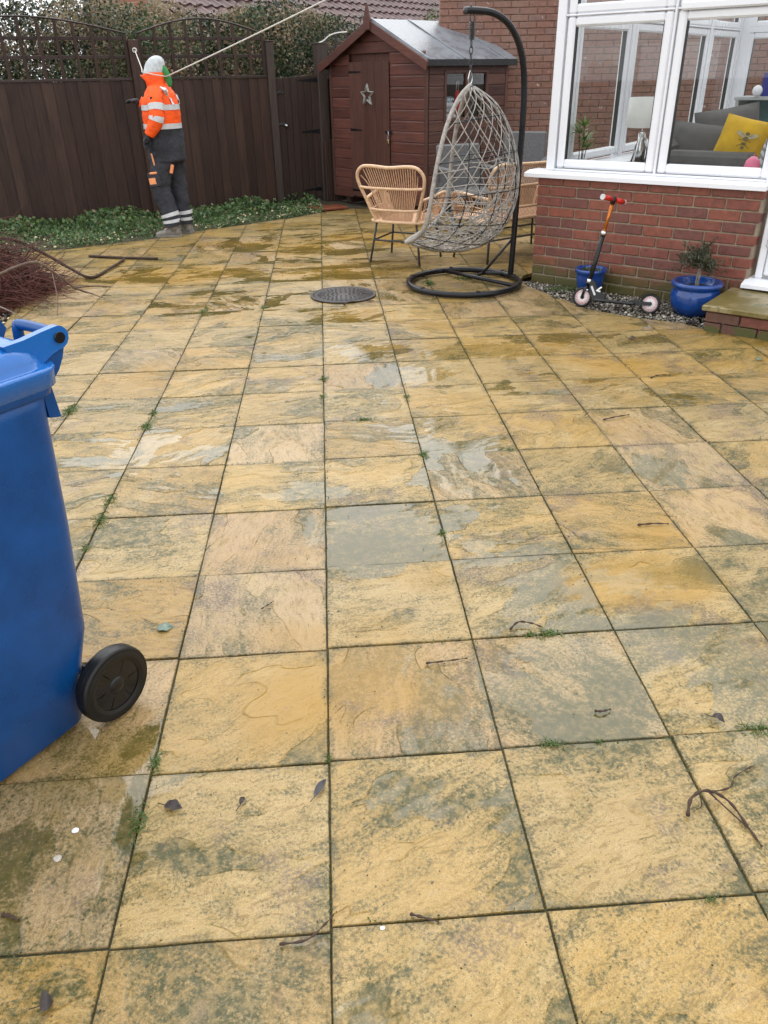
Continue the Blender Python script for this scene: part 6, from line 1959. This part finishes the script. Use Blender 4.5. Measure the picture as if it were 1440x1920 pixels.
lv.build('leaves', M['palmleaf'], hp)
sf = thing('sofa', 'grey fabric sofa with loose back cushions inside the conservatory', 'sofa', cpt(1.30, .40, .20), CA)
mb = MB(); mb.box((-.10, .10, .60), (.64, .20, .40), .03); mb.box((-.10, .10, .40), (.64, .20, .5), .03); mb.build('arm', M['sofa'], sf)
mb = MB(); mb.box((.10, .90, .28), (1.05, 1.5, .40), .05); mb.build('seat_base', M['sofa'], sf)
mb = MB(); mb.box((-.52, .95, .52), (.20, 1.65, .70), .05); mb.build('backrest', M['sofa'], sf)
def cushion(parent, name, w, h_, t_, mat, M4, puff=1.0):
    n_ = 12; mb = MB(); vs_ = []
    for s in (1, -1):
        for i in range(n_+1):
            for j in range(n_+1):
                u_, v_ = -1+2*i/n_, -1+2*j/n_
                b_ = (max(0, 1-u_*u_)*max(0, 1-v_*v_))**.42
                pin = 1-.07*(1-abs(u_*v_))**1*(abs(u_)**6+abs(v_)**6)*.5
                vs_.append(M4 @ V(u_*w/2*pin, s*(b_*t_/2+.004*math.sin(u_*7+v_*3)*b_), v_*h_/2*pin))
    N_ = (n_+1)**2; fs_ = []
    for s in range(2):
        for i in range(n_):
            for j in range(n_):
                a = s*N_+i*(n_+1)+j
                q_ = (a, a+1, a+n_+2, a+n_+1)
                fs_.append(q_ if s else tuple(reversed(q_)))
    mb.add(vs_, fs_, True)
    return mb.build(name, mat, parent)
def TR(x, y, z_, rx=0, ry=0, rz=0): return Matrix.Translation(V(x, y, z_)) @ Matrix.Rotation(RAD(rz), 4, 'Z') @ Matrix.Rotation(RAD(rx), 4, 'X') @ Matrix.Rotation(RAD(ry), 4, 'Y')
cushion(sf, 'back_cushion', .50, .46, .20, M['sofa'], TR(-.30, .42, .74, -10, 6, 12))
cushion(sf, 'back_cushion', .52, .50, .20, M['sofa'], TR(-.20, .80, .82, -10, -8, 40))
cu = thing('cushion', 'mustard yellow cushion with a printed bee leaning on the sofa arm', 'cushion', cpt(1.36, .62, .20), CA)
CM = TR(.01, .0, .86, -18, 12, 8)
cushion(cu, 'cover', .33, .33, .13, M['mustard'], CM)
M['beeprint'] = simple('brown_print', (.16, .12, .05), .7, .2, 30); M['beewing'] = simple('wing_print', (.42, .36, .22), .7, .2, 30)
bee = MB()
def disc(mb, cx, cz, rx_, rz_, rot, y):
    pts = []
    for k in range(16):
        a = 2*math.pi*k/16; x_, z_ = rx_*math.cos(a), rz_*math.sin(a)
        pts.append(CM @ V(cx+x_*math.cos(rot)-z_*math.sin(rot), y, cz+x_*math.sin(rot)+z_*math.cos(rot)))
    mb.add(pts, [tuple(range(16))])
for z_, r_ in ((.045, .016), (.012, .020), (-.022, .018), (-.05, .013)): disc(bee, .035, z_, r_, .011, 0, -.071)
for s in (-1, 1):
    for q_ in range(3): bee.tube([CM @ V(.035, -.072, .02-.02*q_), CM @ V(.035+s*.045, -.069, .045-.045*q_)], .0018, 4)
bee.build('bee_print', M['beeprint'], cu)
wg = MB(); disc(wg, .075, .035, .040, .015, .35, -.0705); disc(wg, -.005, .035, .040, .015, math.pi-.35, -.0705); wg.build('wing_print', M['beewing'], cu)
bal = thing('foil_balloon', 'pink foil balloon just inside the window below the cushion', 'balloon', cpt(1.56, .32, .884), CA)
mb = MB(); mb.lathe([(.0, 0), (.035, .015), (.055, .045), (.045, .085), (.018, .108), (.0, .112)], 16); mb.build('balloon_skin', M['pink'], bal)
mb = MB(); mb.tube([(0, 0, .108), (.004, 0, .125)], .004, 6); mb.build('knot', M['pink'], bal)
cb = thing('cabinet', 'teal and grey cabinet with herringbone front at the back of the conservatory', 'cabinet', cpt(.70, 2.62, .20), CA)
W_, D_, H_ = 1.1, .36, 1.085
for (c, sz) in (((0, D_/2, H_/2), (.03, D_, H_)), ((W_, D_/2, H_/2), (.03, D_, H_)), ((W_/2, D_/2, H_), (W_+.06, D_+.02, .03)), ((W_/2, D_/2, H_-.26), (W_-.03, D_, .025)), ((W_/2, D_/2, .05), (W_-.03, D_, .08))):
    mb = MB(); mb.box(c, sz, .004); mb.build('carcass_panel', M['cab_frame'], cb)
mb = MB(); mb.box((W_/2, D_-.01, H_-.14), (W_-.03, .015, .24)); mb.build('back_panel', M['teal'], cb)
mb = MB(); mb.box((W_/2, .03, (H_-.27)/2+.05), (W_-.04, .02, H_-.37)); mb.build('front_panel', M['cab_frame'], cb)
hb = MB()
for i in range(12):
    for j in range(11):
        hb.box((.06+.09*i, .015, .12+.07*j), (.088, .008, .026), .002, Matrix.Rotation(RAD(45 if i % 2 else -45), 4, 'Y'))
tag(hb.build('herringbone_strips', M['upvc'], cb), kind='stuff')
tb = thing('toy_box', 'dark blue toy box full of bright toys on top of the cabinet', 'toy box', cpt(.90, 2.80, 1.302), CA)
mb = MB(); mb.prism([(-.02, -.12), (.36, -.12), (.36, .12), (-.02, .12)], 0, .19); mb.build('box', M['toyblue'], tb)
mb = MB(); mb.box((.15, -.123, .10), (.16, .004, .06), .002); mb.build('box_label', M['red_grip'], tb)
M['toy_y'] = simple('yellow_toy', (.75, .40, .03), .4, .1); M['toy_g'] = simple('green_toy', (.20, .42, .08), .4, .1)
for k, (x, z_, r_, mt) in enumerate(((.05, .22, .06, 'toy_g'), (.14, .26, .075, 'toy_y'), (.19, .21, .06, 'red_grip'), (.28, .25, .07, 'toy_y'), (.08, .25, .045, 'plastic_black'))):
    mb = MB(); mb.lathe([(r_*math.sin(math.pi*i/8)*(1+.12*math.sin(i*2.2)), -r_*math.cos(math.pi*i/8)) for i in range(9)], 12, (0, 0, 0), Matrix.Diagonal((1, .8, 1.1, 1)))
    tag(mb.build('soft_toy', M[mt], None, tb.matrix_basis @ V(x, -.02*k+.03, z_), (.2*k, .3, CA)), ('pale green', 'tall yellow', 'round red', 'right-most yellow', 'small black')[k]+' soft toy sticking out of the blue toy box', 'toy', 'toys in the blue toy box')
ds = thing('white_disc', 'small white round disc standing against the blue toy box', 'disc', cpt(.87, 2.60, 1.302), CA)
mb = MB(); mb.lathe([(.0, -.012), (.040, -.010), (.046, 0), (.040, .010), (.0, .012)], 24, (0, 0, .046), Matrix.Rotation(RAD(90), 4, 'X')); mb.build('disc_body', M['upvc'], ds)
mb = MB(); mb.box((0, .015, .012), (.04, .03, .02), .003); mb.build('foot', M['upvc'], ds)
